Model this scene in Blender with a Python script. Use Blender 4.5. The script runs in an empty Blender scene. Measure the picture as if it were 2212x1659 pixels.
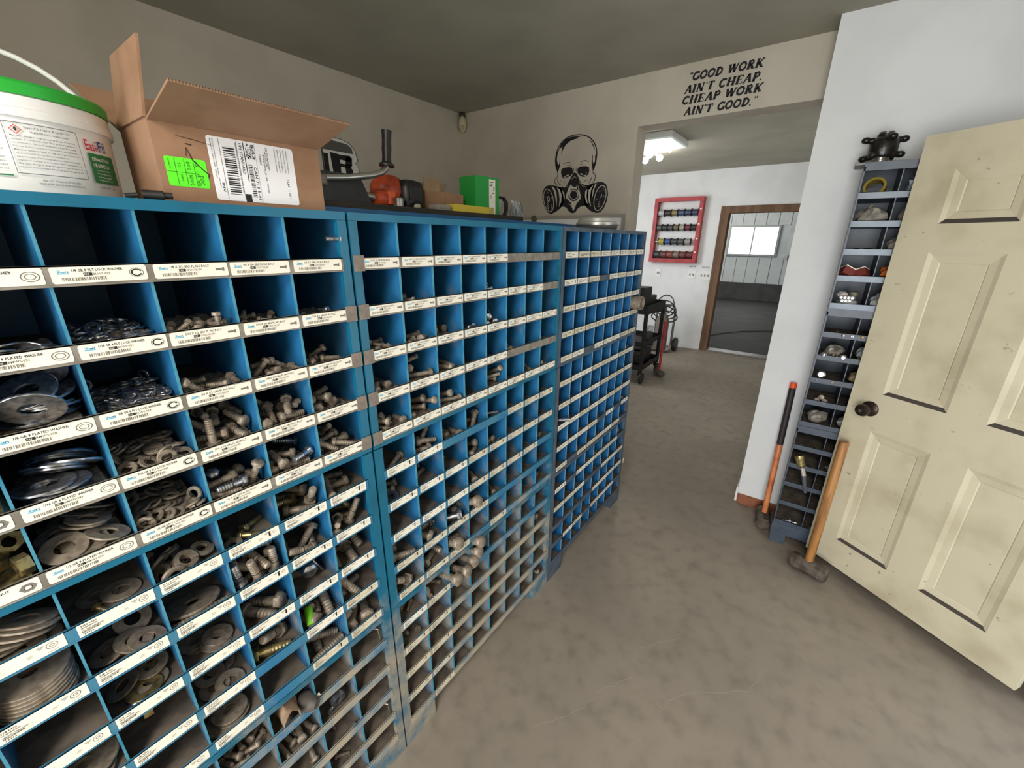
import bpy, bmesh, math, random
from mathutils import Vector, Matrix, Quaternion
sc = bpy.context.scene
col = sc.collection
PI = math.pi
random.seed(11)

# ---------------------------------------------------------------- camera
CAM = Vector((-0.5105, -0.7845, 1.5520))
yaw, pitch, roll = math.radians(36.321), math.radians(19.116), math.radians(0.541)
fw = Vector((math.cos(pitch)*math.cos(yaw), math.cos(pitch)*math.sin(yaw), -math.sin(pitch)))
rt = Vector((math.sin(yaw), -math.cos(yaw), 0)); up = rt.cross(fw)
r2 = rt*math.cos(roll) + up*math.sin(roll); u2 = up*math.cos(roll) - rt*math.sin(roll)
cd = bpy.data.cameras.new('camera'); cam = bpy.data.objects.new('camera', cd); col.objects.link(cam)
cd.sensor_fit = 'HORIZONTAL'; cd.sensor_width = 36.0; cd.lens = 891.04*36.0/2212.0
cd.clip_start = 0.02; cd.clip_end = 100
m3 = Matrix((r2, u2, -fw)).transposed()
cam.matrix_world = Matrix.Translation(CAM) @ m3.to_4x4()
sc.camera = cam

# ---------------------------------------------------------------- light and exposure
sc.view_settings.view_transform = 'Standard'; sc.view_settings.look = 'None'
sc.view_settings.gamma = 1.0; sc.view_settings.use_curve_mapping = False
sc.view_settings.exposure = 0.0
w = bpy.data.worlds.new('world'); sc.world = w; w.use_nodes = True
w.node_tree.nodes['Background'].inputs[0].default_value = (0.86, 0.93, 1.0, 1)
w.node_tree.nodes['Background'].inputs[1].default_value = 1.6
def area(name, loc, target, sx, sy, power, color):
    l = bpy.data.lights.new(name, 'AREA'); l.shape = 'RECTANGLE'; l.size = sx; l.size_y = sy
    l.energy = power; l.color = color
    o = bpy.data.objects.new(name, l); col.objects.link(o); o.location = loc
    o.rotation_euler = (Vector(target)-Vector(loc)).to_track_quat('-Z', 'Y').to_euler()
    return o
# reflector shop light hung under the ceiling behind the photographer
area('shop_light', (-1.65, -1.10, 2.38), (-1.50, -0.98, 0.0), 0.40, 1.20, 56, (1.0, 0.95, 0.87))
# daylight from behind the photographer, through the opening shaped in the rear wall
area('daylight_rear_doorway', (-3.05, -1.02, 1.00), (0.0, -0.80, 0.75), 1.5, 1.7, 105, (0.95, 0.98, 1.0))
# fill lamp added to brighten the far workshop's ribbed wall
area('daylight_workshop', (10.6, 2.6, 3.45), (12.6, 1.2, 1.6), 2.0, 1.2, 120, (1.0, 0.98, 0.94))
# daylight through a window in the left wall of the passage, out of view
area('daylight_passage', (4.1, 2.22, 1.75), (5.9, 0.9, 1.0), 1.0, 0.9, 38, (0.95, 0.98, 1.0))
# daylight through the side doorway whose door stands open
area('daylight_side_doorway', (1.00, -2.05, 1.05), (0.6, 0.0, 0.6), 0.8, 1.9, 5, (0.93, 0.97, 1.0))

# ---------------------------------------------------------------- helpers
class MB:
    def __init__(s): s.v = []; s.f = []; s.m = []
    def add(s, vs, fs, m=0):
        b = len(s.v); s.v += [tuple(v) for v in vs]; s.f += [tuple(b+i for i in f) for f in fs]; s.m += [m]*len(fs); return s
    def box(s, x0, x1, y0, y1, z0, z1, m=0):
        return s.add([(x0,y0,z0),(x1,y0,z0),(x1,y1,z0),(x0,y1,z0),(x0,y0,z1),(x1,y0,z1),(x1,y1,z1),(x0,y1,z1)],
              [(0,3,2,1),(4,5,6,7),(0,1,5,4),(1,2,6,5),(2,3,7,6),(3,0,4,7)], m)
    def quad(s, a, b, c, d, m=0): return s.add([a,b,c,d], [(0,1,2,3)], m)
    def cyl(s, p0, p1, r0, r1=None, n=16, m=0, caps=True):
        r1 = r0 if r1 is None else r1
        p0, p1 = Vector(p0), Vector(p1); d = (p1-p0).normalized()
        a = d.orthogonal().normalized(); b = d.cross(a); vs = []
        for p, r in ((p0,r0),(p1,r1)):
            for i in range(n):
                t = 2*PI*i/n; vs.append(p + a*(r*math.cos(t)) + b*(r*math.sin(t)))
        fs = [(i,(i+1)%n,n+(i+1)%n,n+i) for i in range(n)]
        if caps: fs += [tuple(range(n-1,-1,-1)), tuple(range(n,2*n))]
        return s.add(vs, fs, m)
    def lathe(s, prof, n=20, m=0, o=(0,0,0), ax=None, cap=True):
        M = Vector((0,0,1)).rotation_difference(Vector(ax)).to_matrix() if ax else Matrix.Identity(3)
        o = Vector(o); vs = []
        for r, z in prof:
            for i in range(n):
                t = 2*PI*i/n; vs.append(o + M @ Vector((r*math.cos(t), r*math.sin(t), z)))
        fs = []
        for k in range(len(prof)-1):
            for i in range(n):
                j = (i+1)%n; fs.append((k*n+i, k*n+j, (k+1)*n+j, (k+1)*n+i))
        if cap:
            if prof[0][0] > 1e-6: fs.append(tuple(range(n-1,-1,-1)))
            if prof[-1][0] > 1e-6: fs.append(tuple((len(prof)-1)*n+i for i in range(n)))
        return s.add(vs, fs, m)
    def ball(s, c, rx, ry=None, rz=None, n=16, k=9, m=0):
        ry = rx if ry is None else ry; rz = rx if rz is None else rz
        vs = []; fs = []
        for a in range(k+1):
            p = -PI/2 + PI*a/k
            for i in range(n):
                t = 2*PI*i/n
                vs.append((c[0]+rx*math.cos(p)*math.cos(t), c[1]+ry*math.cos(p)*math.sin(t), c[2]+rz*math.sin(p)))
        for a in range(k):
            for i in range(n):
                j = (i+1)%n; fs.append((a*n+i, a*n+j, (a+1)*n+j, (a+1)*n+i))
        return s.add(vs, fs, m)
    def tube(s, pts, r, n=8, m=0, closed=False):
        P = [Vector(p) for p in pts]; vs = []; fs = []; prev = None; k = len(P)
        rs = r if isinstance(r, (list, tuple)) else [r]*k
        for i, p in enumerate(P):
            if closed: d = (P[(i+1)%k]-P[i-1]).normalized()
            else: d = (P[min(i+1,k-1)]-P[max(i-1,0)]).normalized()
            a = d.orthogonal().normalized() if prev is None else (prev - d*prev.dot(d)).normalized()
            prev = a; b = d.cross(a)
            for q in range(n):
                t = 2*PI*q/n; vs.append(p + a*(rs[i]*math.cos(t)) + b*(rs[i]*math.sin(t)))
        for i in range(k if closed else k-1):
            i2 = (i+1) % k
            for q in range(n):
                q2 = (q+1)%n; fs.append((i*n+q, i*n+q2, i2*n+q2, i2*n+q))
        if not closed: fs += [tuple(range(n-1,-1,-1)), tuple((k-1)*n+q for q in range(n))]
        return s.add(vs, fs, m)
    def prism(s, poly, fn0, fn1, m=0):
        # polygon extruded between two placement functions
        n = len(poly); vs = [fn0(*p) for p in poly] + [fn1(*p) for p in poly]
        return s.add(vs, [tuple(range(n-1,-1,-1)), tuple(range(n,2*n))] + [(i,(i+1)%n,n+(i+1)%n,n+i) for i in range(n)], m)
    def mesh(s, name, mats, smooth=False, angle=None, bevel=None):
        me = bpy.data.meshes.new(name); me.from_pydata(s.v, [], s.f)
        for x in (mats if isinstance(mats, (list,tuple)) else [mats]): me.materials.append(x)
        me.polygons.foreach_set('material_index', s.m)
        bm = bmesh.new(); bm.from_mesh(me)
        if bevel:
            bmesh.ops.remove_doubles(bm, verts=bm.verts, dist=1e-6)
            es = [e for e in bm.edges if len(e.link_faces)==2 and e.calc_face_angle(0) > 0.5]
            bmesh.ops.bevel(bm, geom=es, offset=bevel, segments=2, affect='EDGES', profile=.6, clamp_overlap=True)
        bmesh.ops.recalc_face_normals(bm, faces=bm.faces)
        bm.to_mesh(me); bm.free()
        if smooth or angle:
            me.polygons.foreach_set('use_smooth', [True]*len(me.polygons))
            if hasattr(me, 'set_sharp_from_angle'): me.set_sharp_from_angle(angle=math.radians(angle or 40))
        me.update(); return me
    def obj(s, name, mats, parent=None, smooth=False, angle=None, bevel=None):
        return link(name, s.mesh(name, mats, smooth, angle, bevel), parent)
def link(name, me, parent=None):
    o = bpy.data.objects.new(name, me); col.objects.link(o)
    if parent is not None: o.parent = parent
    return o
def thing(name, label, cat, loc=(0,0,0), rz=0, group=None):
    o = bpy.data.objects.new(name, None); col.objects.link(o); o.location = loc; o.rotation_euler = (0,0,rz)
    o.empty_display_size = .05
    return tag(o, label, cat, group)
def tag(o, label, cat, group=None):
    o['label'] = label; o['category'] = cat
    if group: o['group'] = group
    return o
def struct(o, label=None):
    o['kind'] = 'structure'
    if label: o['label'] = label
    return o

# ---------------------------------------------------------------- materials
def s2l(c): return tuple(((x/255)/12.92 if x/255 <= .04045 else ((x/255+.055)/1.055)**2.4) for x in c)
MATS = {}
def mat(name, rgb, rough=.6, metal=0., rgb2=None, scale=8., lo=.4, hi=.65, bump=0., bscale=60., dust=None, trans=0., alpha=1., emit=0., spec=.5, stretch=None, detail=4., spots=None, lin=False):
    if name in MATS: return MATS[name]
    m = bpy.data.materials.new(name); m.use_nodes = True; nt = m.node_tree; N = nt.nodes; L = nt.links
    p = N['Principled BSDF']; c = rgb if lin else s2l(rgb)
    p.inputs['Roughness'].default_value = rough; p.inputs['Metallic'].default_value = metal
    p.inputs['Specular IOR Level'].default_value = spec
    p.inputs['Base Color'].default_value = (*c, 1); m.diffuse_color = (*c, 1)
    tc = N.new('ShaderNodeTexCoord'); src = tc.outputs['Object']
    if stretch:
        mp = N.new('ShaderNodeMapping'); mp.inputs['Scale'].default_value = stretch; L.new(src, mp.inputs[0]); src = mp.outputs[0]
    cur = None
    def noise(sc_, det=detail):
        n = N.new('ShaderNodeTexNoise'); n.inputs['Scale'].default_value = sc_; n.inputs['Detail'].default_value = det
        L.new(src, n.inputs['Vector']); return n
    def ramp(fac, a, b):
        r = N.new('ShaderNodeMapRange'); r.clamp = True; r.interpolation_type = 'SMOOTHSTEP'
        r.inputs[1].default_value = a; r.inputs[2].default_value = b; L.new(fac, r.inputs[0]); return r.outputs[0]
    def mix(fac, a, b):
        x = N.new('ShaderNodeMix'); x.data_type = 'RGBA'
        L.new(fac, x.inputs[0])
        for i, v in ((6,a),(7,b)):
            if isinstance(v, tuple): x.inputs[i].default_value = (*v,1)
            else: L.new(v, x.inputs[i])
        return x.outputs[2]
    if rgb2:
        cur = mix(ramp(noise(scale).outputs[0], lo, hi), c, s2l(rgb2))
    if spots:
        (srgb, ssc, sa, sb) = spots
        cur = mix(ramp(noise(ssc, 2.).outputs[0], sa, sb), cur if cur is not None else c, s2l(srgb))
    if dust:   # settled dust: (colour, amount at top, amount at floor, height where it starts)
        drgb, d0, d1, zt = dust
        g = N.new('ShaderNodeNewGeometry'); sp = N.new('ShaderNodeSeparateXYZ'); L.new(g.outputs['Position'], sp.inputs[0])
        mr = N.new('ShaderNodeMapRange'); mr.clamp = True; mr.interpolation_type = 'SMOOTHSTEP'
        mr.inputs[1].default_value = 0.25; mr.inputs[2].default_value = zt; mr.inputs[3].default_value = d1; mr.inputs[4].default_value = d0
        L.new(sp.outputs[2], mr.inputs[0])
        n2 = N.new('ShaderNodeTexNoise'); n2.inputs['Scale'].default_value = 9; n2.inputs['Detail'].default_value = 7; n2.inputs['Roughness'].default_value = .65
        L.new(g.outputs['Position'], n2.inputs['Vector'])
        ad = N.new('ShaderNodeMath'); ad.operation = 'ADD'; L.new(mr.outputs[0], ad.inputs[0]); L.new(n2.outputs[0], ad.inputs[1])
        cur = mix(ramp(ad.outputs[0], .82, 1.12), cur if cur is not None else c, s2l(drgb))
    if cur is not None: L.new(cur, p.inputs['Base Color'])
    if bump:
        b = N.new('ShaderNodeBump'); b.inputs['Strength'].default_value = bump; b.inputs['Distance'].default_value = .004
        L.new(noise(bscale).outputs[0], b.inputs['Height']); L.new(b.outputs[0], p.inputs['Normal'])
    if trans: p.inputs['Transmission Weight'].default_value = trans; p.inputs['IOR'].default_value = 1.3
    if alpha < 1: p.inputs['Alpha'].default_value = alpha
    if emit:
        p.inputs['Emission Color'].default_value = (*c, 1); p.inputs['Emission Strength'].default_value = emit
    MATS[name] = m; return m
DUST = (156,147,130)
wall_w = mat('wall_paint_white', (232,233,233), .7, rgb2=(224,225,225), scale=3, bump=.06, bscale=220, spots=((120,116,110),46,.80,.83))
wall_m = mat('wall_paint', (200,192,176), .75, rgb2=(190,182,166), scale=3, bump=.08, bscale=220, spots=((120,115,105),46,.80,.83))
wall_s = mat('wall_paint_decal', (203,196,181), .7)
ceil_m = mat('ceiling_paint', (170,166,150), .85, rgb2=(160,156,141), scale=2.5, bump=.1, bscale=160)
floor_m = mat('concrete_floor', (156,144,129), .6, rgb2=(132,123,111), scale=1.5, lo=.20, hi=.85, bump=.12, bscale=40, spots=((118,110,99),14.,.40,.95), detail=6.)
blue = mat('blue_paint', (34,104,152), .42, rgb2=(58,102,132), scale=6, lo=.45, hi=.75, dust=((136,135,129),.27,.56,1.1), bump=.03, bscale=40)
teal = mat('teal_paint', (16,100,130), .35, rgb2=(14,90,116), scale=9, dust=(DUST,.17,.52,1.0), bump=.03, bscale=30)
blue_c = mat('blue_paint_clean', (30,96,148), .42, rgb2=(24,84,130), scale=9)
hem_highlight = mat('worn_blue_edge', (72,140,164), .4, rgb2=(40,120,150), scale=20)  # bright edge highlight painted into the divider hem colour
pale_hem_c = mat('worn_pale_edge', (104,142,172), .45)  # paler hem colour for the farthest cabinet's dividers
slate = mat('slate_rail', (78,92,106), .45, rgb2=(62,74,88), scale=12)
grime = mat('bin_floor_dust', (122,110,97), .9, rgb2=(92,84,76), scale=25, bump=.1, bscale=90)
lipgrey = mat('grey_label_rail', (140,134,124), .55, rgb2=(116,110,101), scale=30, bump=.05, bscale=90)
tape = mat('grey_duct_tape', (132,122,112), .6, rgb2=(112,104,96), scale=40, bump=.15, bscale=120)
paper = mat('label_paper', (236,232,218), .5, rgb2=(224,218,200), scale=60, lo=.5, hi=.8)
paper_d = mat('label_paper_stained', (218,210,188), .6, rgb2=(200,190,165), scale=50, lo=.45, hi=.7)
ink = mat('black_ink', (28,28,30), .6)
ink_g = mat('faded_ink', (120,116,108), .6)
ink_b = mat('blue_ink', (92,184,220), .5)
M_IT = {'z': mat('bright_zinc', (200,202,206), .28, .92, rgb2=(150,152,158), scale=120),
        'd': mat('dusty_steel', (158,146,130), .55, .4, rgb2=(132,119,104), scale=90),
        'k': mat('dark_steel', (84,82,80), .45, .7, rgb2=(60,58,56), scale=90),
        'b': mat('yellow_zinc', (176,160,112), .38, .75, rgb2=(130,116,84), scale=90)}
card_m = mat('cardboard', (152,117,90), .8, rgb2=(142,107,81), scale=20, bump=.05, bscale=150)
card_in = mat('cardboard_inner', (158,133,106), .85, rgb2=(148,123,97), scale=22)
white_pl = mat('white_plastic', (236,236,234), .35)
green_pl = mat('green_plastic', (40,170,56), .35)
green_dk = mat('green_print', (22,118,62), .45)
black_pl = mat('black_plastic', (24,24,26), .42, rgb2=(34,33,32), scale=30)
dk_board = mat('black_stained_board', (34,31,28), .75, rgb2=(52,46,38), scale=12, stretch=(.6,8,8))
steel = mat('bare_steel', (168,166,160), .35, .8, rgb2=(130,128,122), scale=30)
alu = mat('brushed_aluminium', (182,180,174), .32, .85)
orange = mat('orange_plastic', (184,74,38), .45, rgb2=(156,58,30), scale=30)
red_p = mat('red_paint', (176,50,54), .5, rgb2=(150,40,46), scale=14)
grey_cab = mat('grey_cabinet_paint', (68,78,91), .4, rgb2=(58,67,79), scale=14, spots=((128,130,130),70,.72,.76))
door_m = mat('door_cream_paint', (208,199,172), .5, rgb2=(186,175,147), scale=5, lo=.45, hi=.75, bump=.06, bscale=160, spots=((150,136,112),34,.70,.80))
wood_h = mat('hickory_handle', (170,118,62), .5, rgb2=(122,80,42), scale=30, stretch=(1,1,.12))
wood_t = mat('wood_casing', (118,88,62), .7, rgb2=(96,70,49), scale=14, stretch=(1,1,.15))
rust_w = mat('bare_sill_wood', (150,92,64), .8, rgb2=(120,72,50), scale=16)
iron = mat('rusty_iron', (104,96,86), .65, .4, rgb2=(76,66,56), scale=26, bump=.15, bscale=60)
glass = mat('clear_plastic', (225,228,230), .12, trans=.85, alpha=.55)

# ---------------------------------------------------------------- the room
ZC = 2.50; XB = 2.30; YL = 1.80; XW = 2.13; YE = -0.61; YR = -1.72; XR = -2.00; XF = 6.18; Y1 = 0.335
struct(MB().box(XR-1.5, XF+.1, YR-.6, YL+.2, -.12, 0).obj('floor', floor_m), 'worn grey concrete floor')
fo = bpy.data.objects['floor']
for pts in ([(.52,-.42),(.66,-.50),(.78,-.47),(.93,-.60),(1.02,-.58)],[(.60,-.62),(.70,-.66),(.86,-.86),(1.0,-.90)],[(.30,-.30),(.44,-.40),(.52,-.42)]):
    v2 = [Vector(q) for q in pts]; ck_ = MB(); rnn = random.Random(len(pts))
    fine = [v2[i].lerp(v2[i+1], t/6)+Vector((rnn.uniform(-.006,.006), rnn.uniform(-.006,.006))) for i in range(len(v2)-1) for t in range(6)]
    n = len(fine); ck_.add([(q.x,q.y,.0004) for q in fine]+[(q.x+.0013,q.y+.0010,.0004) for q in fine], [(i,i+1,n+i+1,n+i) for i in range(n-1)])
    ck_.obj('crack', mat('filled_crack', (164,153,138), .8), fo)
struct(MB().box(XR-.2, XF+.1, YR-.2, YL+.9, ZC, ZC+.1).obj('ceiling', ceil_m), 'dim olive-grey painted ceiling')
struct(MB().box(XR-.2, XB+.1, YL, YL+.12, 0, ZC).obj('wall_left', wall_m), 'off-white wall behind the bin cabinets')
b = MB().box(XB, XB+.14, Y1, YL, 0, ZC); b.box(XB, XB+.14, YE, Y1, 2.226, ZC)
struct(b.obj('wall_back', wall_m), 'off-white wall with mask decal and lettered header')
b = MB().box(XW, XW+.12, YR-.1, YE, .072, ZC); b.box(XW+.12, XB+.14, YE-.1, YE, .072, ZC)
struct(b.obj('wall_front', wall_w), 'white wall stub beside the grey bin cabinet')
b = MB().box(XW+.004, XW+.115, YR, YE-.004, 0, .072)
struct(b.obj('baseboard_front', rust_w), 'bare brown sill under the white wall stub')
struct(MB().box(XW+.02, XB+.13, YE-.001, YE+.012, 0, .10).obj('trim_3', white_pl), 'white trim at the foot of the wall stub')
# right wall with the open side doorway
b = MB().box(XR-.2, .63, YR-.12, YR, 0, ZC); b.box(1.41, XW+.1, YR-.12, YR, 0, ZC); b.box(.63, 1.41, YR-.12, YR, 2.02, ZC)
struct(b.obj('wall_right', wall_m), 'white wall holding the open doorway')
struct(MB().box(1.405, 1.435, YR-.13, YR+.03, 0, 2.04).obj('trim_2', wood_t), 'brown wooden door jamb')
# unseen rear wall, its opening placed and sized to shade the left wall
b = MB().box(XR-.14, XR, YR, -1.66, 0, ZC); b.box(XR-.14, XR, -.42, YL, 0, ZC); b.box(XR-.14, XR, -1.66, -.42, 2.12, ZC)
struct(b.obj('wall_rear', wall_m), 'wall with open doorway behind the viewer')
sl = thing('shop_light_fixture', 'hanging reflector shop light behind the viewer', 'lamp', (-1.65, -1.10, 2.40))
MB().box(-.22,.22,-.62,.62,.0,.05).obj('reflector', white_pl, sl)
for yy in (-.4,.4): MB().cyl((0,yy,.05),(0,yy,.0999),.006,n=8).obj('hanger', steel, sl)
# passage beyond
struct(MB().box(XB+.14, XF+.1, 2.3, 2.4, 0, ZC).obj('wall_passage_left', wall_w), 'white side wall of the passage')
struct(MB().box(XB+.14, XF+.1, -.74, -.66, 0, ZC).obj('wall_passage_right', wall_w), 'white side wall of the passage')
b = MB().box(XF, XF+.12, .515, 2.3, 0, ZC); b.box(XF, XF+.12, -.66, -.42, 0, ZC); b.box(XF, XF+.12, -.42, .515, 1.985, ZC)
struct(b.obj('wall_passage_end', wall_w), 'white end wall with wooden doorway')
b = MB(); b.box(XF-.022, XF+.14, .46, .565, 0, 1.94); b.box(XF-.022, XF+.14, -.47, .565, 1.94, 2.03); b.box(XF-.022, XF+.14, -.47, -.37, 0, 1.94)
struct(b.obj('trim_1', wood_t), 'brown wooden casing of the far doorway')
struct(MB().box(XF-.012, XF-.001, .57, 2.29, 0, .05).obj('baseboard_passage', wall_w), 'white baseboard of the passage end wall')
struct(MB().box(XF-.03, XF+.16, -.37, .46, .002, .02).obj('trim_4', steel), 'metal threshold of the far doorway')
# workshop seen through the doorway
wfl = mat('dark_workshop_floor', (44,42,40), .6, rgb2=(62,59,55), scale=2.4, stretch=(2.5,.5,1), detail=8.)
dk_wall = mat('dark_lower_wall', (70,70,68), .7, rgb2=(58,58,57), scale=4)
metal_p = mat('ribbed_white_sheet', (198,202,200), .5, rgb2=(186,190,188), scale=3)
struct(MB().box(XF+.1, 14.2, -3.2, 5.2, -.15, 0.0).obj('floor_workshop', wfl), 'dark worn floor of the far workshop')
struct(MB().box(XF+.1, 14.2, -3.2, 5.2, 3.6, 3.7).obj('ceiling_workshop', ceil_m), 'ceiling of the far workshop')
struct(MB().box(XF+.12, 14.2, -3.2, -3.1, 0, 3.6).obj('wall_workshop_right', metal_p), 'side wall of the far workshop')
struct(MB().box(XF+.12, 14.2, 5.1, 5.2, 0, 3.6).obj('wall_workshop_left', metal_p), 'side wall of the far workshop')
WX = 13.4; wy0, wy1, wz0, wz1 = .50, 1.66, 1.26, 1.98
b = MB(); b.box(WX+.02, WX+.12, -3.1, wy0, 0, 3.6); b.box(WX+.02, WX+.12, wy1, 5.1, 0, 3.6); b.box(WX+.02, WX+.12, wy0, wy1, 0, wz0); b.box(WX+.02, WX+.12, wy0, wy1, wz1, 3.6)
ww = struct(b.obj('wall_workshop_end', metal_p), 'ribbed white sheet-metal wall of the far workshop')
struct(MB().box(WX-.10, WX+.02, -3.1, 5.1, 0, .47).obj('baseboard_workshop', dk_wall), 'dark lower band of the workshop wall')
y = -1.2
while y < 3.4:                                   # the ribbed sheets between floor band and eaves
    for z0, z1 in ((.47, 3.6),):
        segs = [(z0, z1)] if not (y+.29 > wy0-.05 and y < wy1+.05) else [(z0, wz0-.05), (wz1+.05, z1)]
        for a, c in segs:
            p = MB(); p.box(0, .018, .03, .285, a, c); p.box(-.022, .018, 0, .03, a, c)
            o = p.obj('metal_sheet', metal_p, ww); o.location = (WX, y, 0)
    y += .29
wr = bpy.data.objects.new('window_1', None); col.objects.link(wr); wr.location = (WX-.02, 0, 0); struct(wr, 'bright sliding window in the far workshop wall')
al_f = mat('window_frame_metal', (150,152,148), .45, .5)
f = MB(); t = .05
f.box(-.03,.06,wy0-t,wy1+t,wz0-t,wz0); f.box(-.03,.06,wy0-t,wy1+t,wz1,wz1+t); f.box(-.03,.06,wy0-t,wy0,wz0,wz1); f.box(-.03,.06,wy1,wy1+t,wz0,wz1); f.box(-.03,.06,1.07,1.10,wz0,wz1)
f.obj('window_frame', al_f, wr)
pane = mat('daylit_pane', (250,252,255), .2, emit=2.2)
for a, c in ((wy0,1.07),(1.10,wy1)): MB().box(.02,.026,a,c,wz0,wz1).obj('pane', pane, wr)
for i, (yy, zz) in enumerate(((.05,1.45),(.09,1.13))):
    o = MB().box(0,.05,0,.08,0,.12).obj('junction_box', mat('grey_box', (110,112,110), .5)); o.location = (WX-.075, yy, zz)
    tag(o, ('grey metal junction box, upper of two right of the far window','grey metal junction box, lower of two right of the far window')[i], 'junction box', 'junction boxes by the far window')
hose = MB().tube([(7.0,.75,.012),(7.6,.55,.012),(8.1,.25,.012),(8.4,-.1,.012),(8.6,-.6,.012)], .007, 6).obj('air_hose', black_pl, smooth=True)
tag(hose, 'thin black hose lying across the dark workshop floor', 'hose')

# ---------------------------------------------------------------- writing
_TX = {}
def text_geo(s):
    if s in _TX: return _TX[s]
    cu = bpy.data.curves.new('t', 'FONT'); cu.body = s; cu.size = 1.0; cu.resolution_u = 1; cu.offset = .012
    o = bpy.data.objects.new('t', cu); col.objects.link(o)
    dg = bpy.context.evaluated_depsgraph_get(); e = o.evaluated_get(dg); me = e.to_mesh()
    vs = [(v.co.x, v.co.y) for v in me.vertices]; fs = [tuple(p.vertices) for p in me.polygons]
    e.to_mesh_clear(); bpy.data.objects.remove(o); bpy.data.curves.remove(cu)
    x0 = min(v[0] for v in vs); x1 = max(v[0] for v in vs); y0 = min(v[1] for v in vs); y1 = max(v[1] for v in vs)
    _TX[s] = ([((a-x0)/(x1-x0), (b_-y0)/(y1-y0)) for a, b_ in vs], fs, (x1-x0)/(y1-y0)); return _TX[s]
def put_text(mb, s, fn, u0, u1, v0, v1, m=1):
    vs, fs, _ = text_geo(s)
    mb.add([fn(u0+(u1-u0)*a, v0+(v1-v0)*b_) for a, b_ in vs], fs, m)
def rect(mb, fn, u0, u1, v0, v1, m=1): mb.add([fn(u0,v0), fn(u1,v0), fn(u1,v1), fn(u0,v1)], [(0,1,2,3)], m)
def ring(mb, fn, cu, cv, ru, rv, k=.75, m=1, n=20, gap=0):
    vs = []; fs = []
    for i in range(n+1):
        t = gap + (2*PI-2*gap)*i/n
        vs += [fn(cu+ru*math.cos(t), cv+rv*math.sin(t)), fn(cu+ru*k*math.cos(t), cv+rv*k*math.sin(t))]
    fs = [(2*i,2*i+2,2*i+3,2*i+1) for i in range(n)]
    mb.add(vs, fs, m)
def barcode(mb, fn, u0, u1, v0, v1, seed=0, m=1, vert=False, dens=.5):
    r = random.Random(seed); u = u0; 
    L = (v1-v0) if vert else (u1-u0); a = 0
    while a < 1:
        wd = r.choice((.012,.02,.03)); 
        if vert: rect(mb, fn, u0, u1, v0+L*a, v0+L*min(1,a+wd), m)
        else: rect(mb, fn, u0+L*a, u0+L*min(1,a+wd), v0, v1, m)
        a += wd + r.choice((.012,.02,.03))
def rounded(mb, fn, u0, u1, v0, v1, r, m=0):
    pts = []
    for cx, cy, a0 in ((u1-r,v0+r,-90),(u1-r,v1-r,0),(u0+r,v1-r,90),(u0+r,v0+r,180)):
        for i in range(4):
            t = math.radians(a0+30*i); pts.append(fn(cx+r*math.cos(t), cy+r*math.sin(t)))
    mb.add(pts, [tuple(range(len(pts)))], m)

# ---------------------------------------------------------------- bin cabinets
W = .857; DEP = .30; LH = .025
def fl(y): return lambda u, v: (u, y, v)
_CARD = {}
def card_fas(title, code, icon, seed, w=.0955, h=.0205):
    k = ('F', title, icon, code)
    if k in _CARD: return _CARD[k]
    b = MB(); f0 = fl(-.0004); f = fl(-.0006)
    rounded(b, f0, 0, w, 0, h, .0028, 0); rounded(b, fl(0), 0, w, 0, h, .0028, 0)
    n = len(text_geo(title)[0]) and text_geo(title)[2]
    tw = min(.050, n*.0036); cx = .045
    put_text(b, title, f, cx-tw/2, cx+tw/2, .0142, .0178)
    rect(b, f, .030, .0385, .0090, .0128, 1); put_text(b, 'FAS', fl(-.0008), .0308, .0355, .0098, .0120, 0)
    put_text(b, code, f, .0392, .0392+min(.020, text_geo(code)[2]*.0030), .0094, .0124, 3)
    barcode(b, f, .009, .052, .0030, .0074, seed, 3)
    rect(b, f, .006, .017, .0118, .0128, 2); rect(b, f, .0075, .0165, .0140, .0150, 2); put_text(b, 'Zuri', f, .0055, .0165, .0126, .0165, 2)
    c, v = w-.0115, h/2
    if icon == 'ring': ring(b, f, c, v, .0085, .0062, .86, 3); ring(b, f, c, v, .0052, .0036, .8, 3)
    elif icon == 'lock': ring(b, f, c, v, .0062, .0050, .70, 1, 18, .35); ring(b, f, c, v, .0078, .0062, .93, 1)
    elif icon == 'nut': ring(b, f, c, v, .0085, .0068, .55, 3, 6); ring(b, f, c, v, .0042, .0034, .8, 1)
    else:
        rect(b, f, c-.006, c+.003, v-.0016, v+.0016, 3); rect(b, f, c+.0033, c+.0062, v-.0028, v+.0028, 3)
    _CARD[k] = b.mesh('label_card', [paper, ink, ink_b, ink_g]); return _CARD[k]
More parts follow.
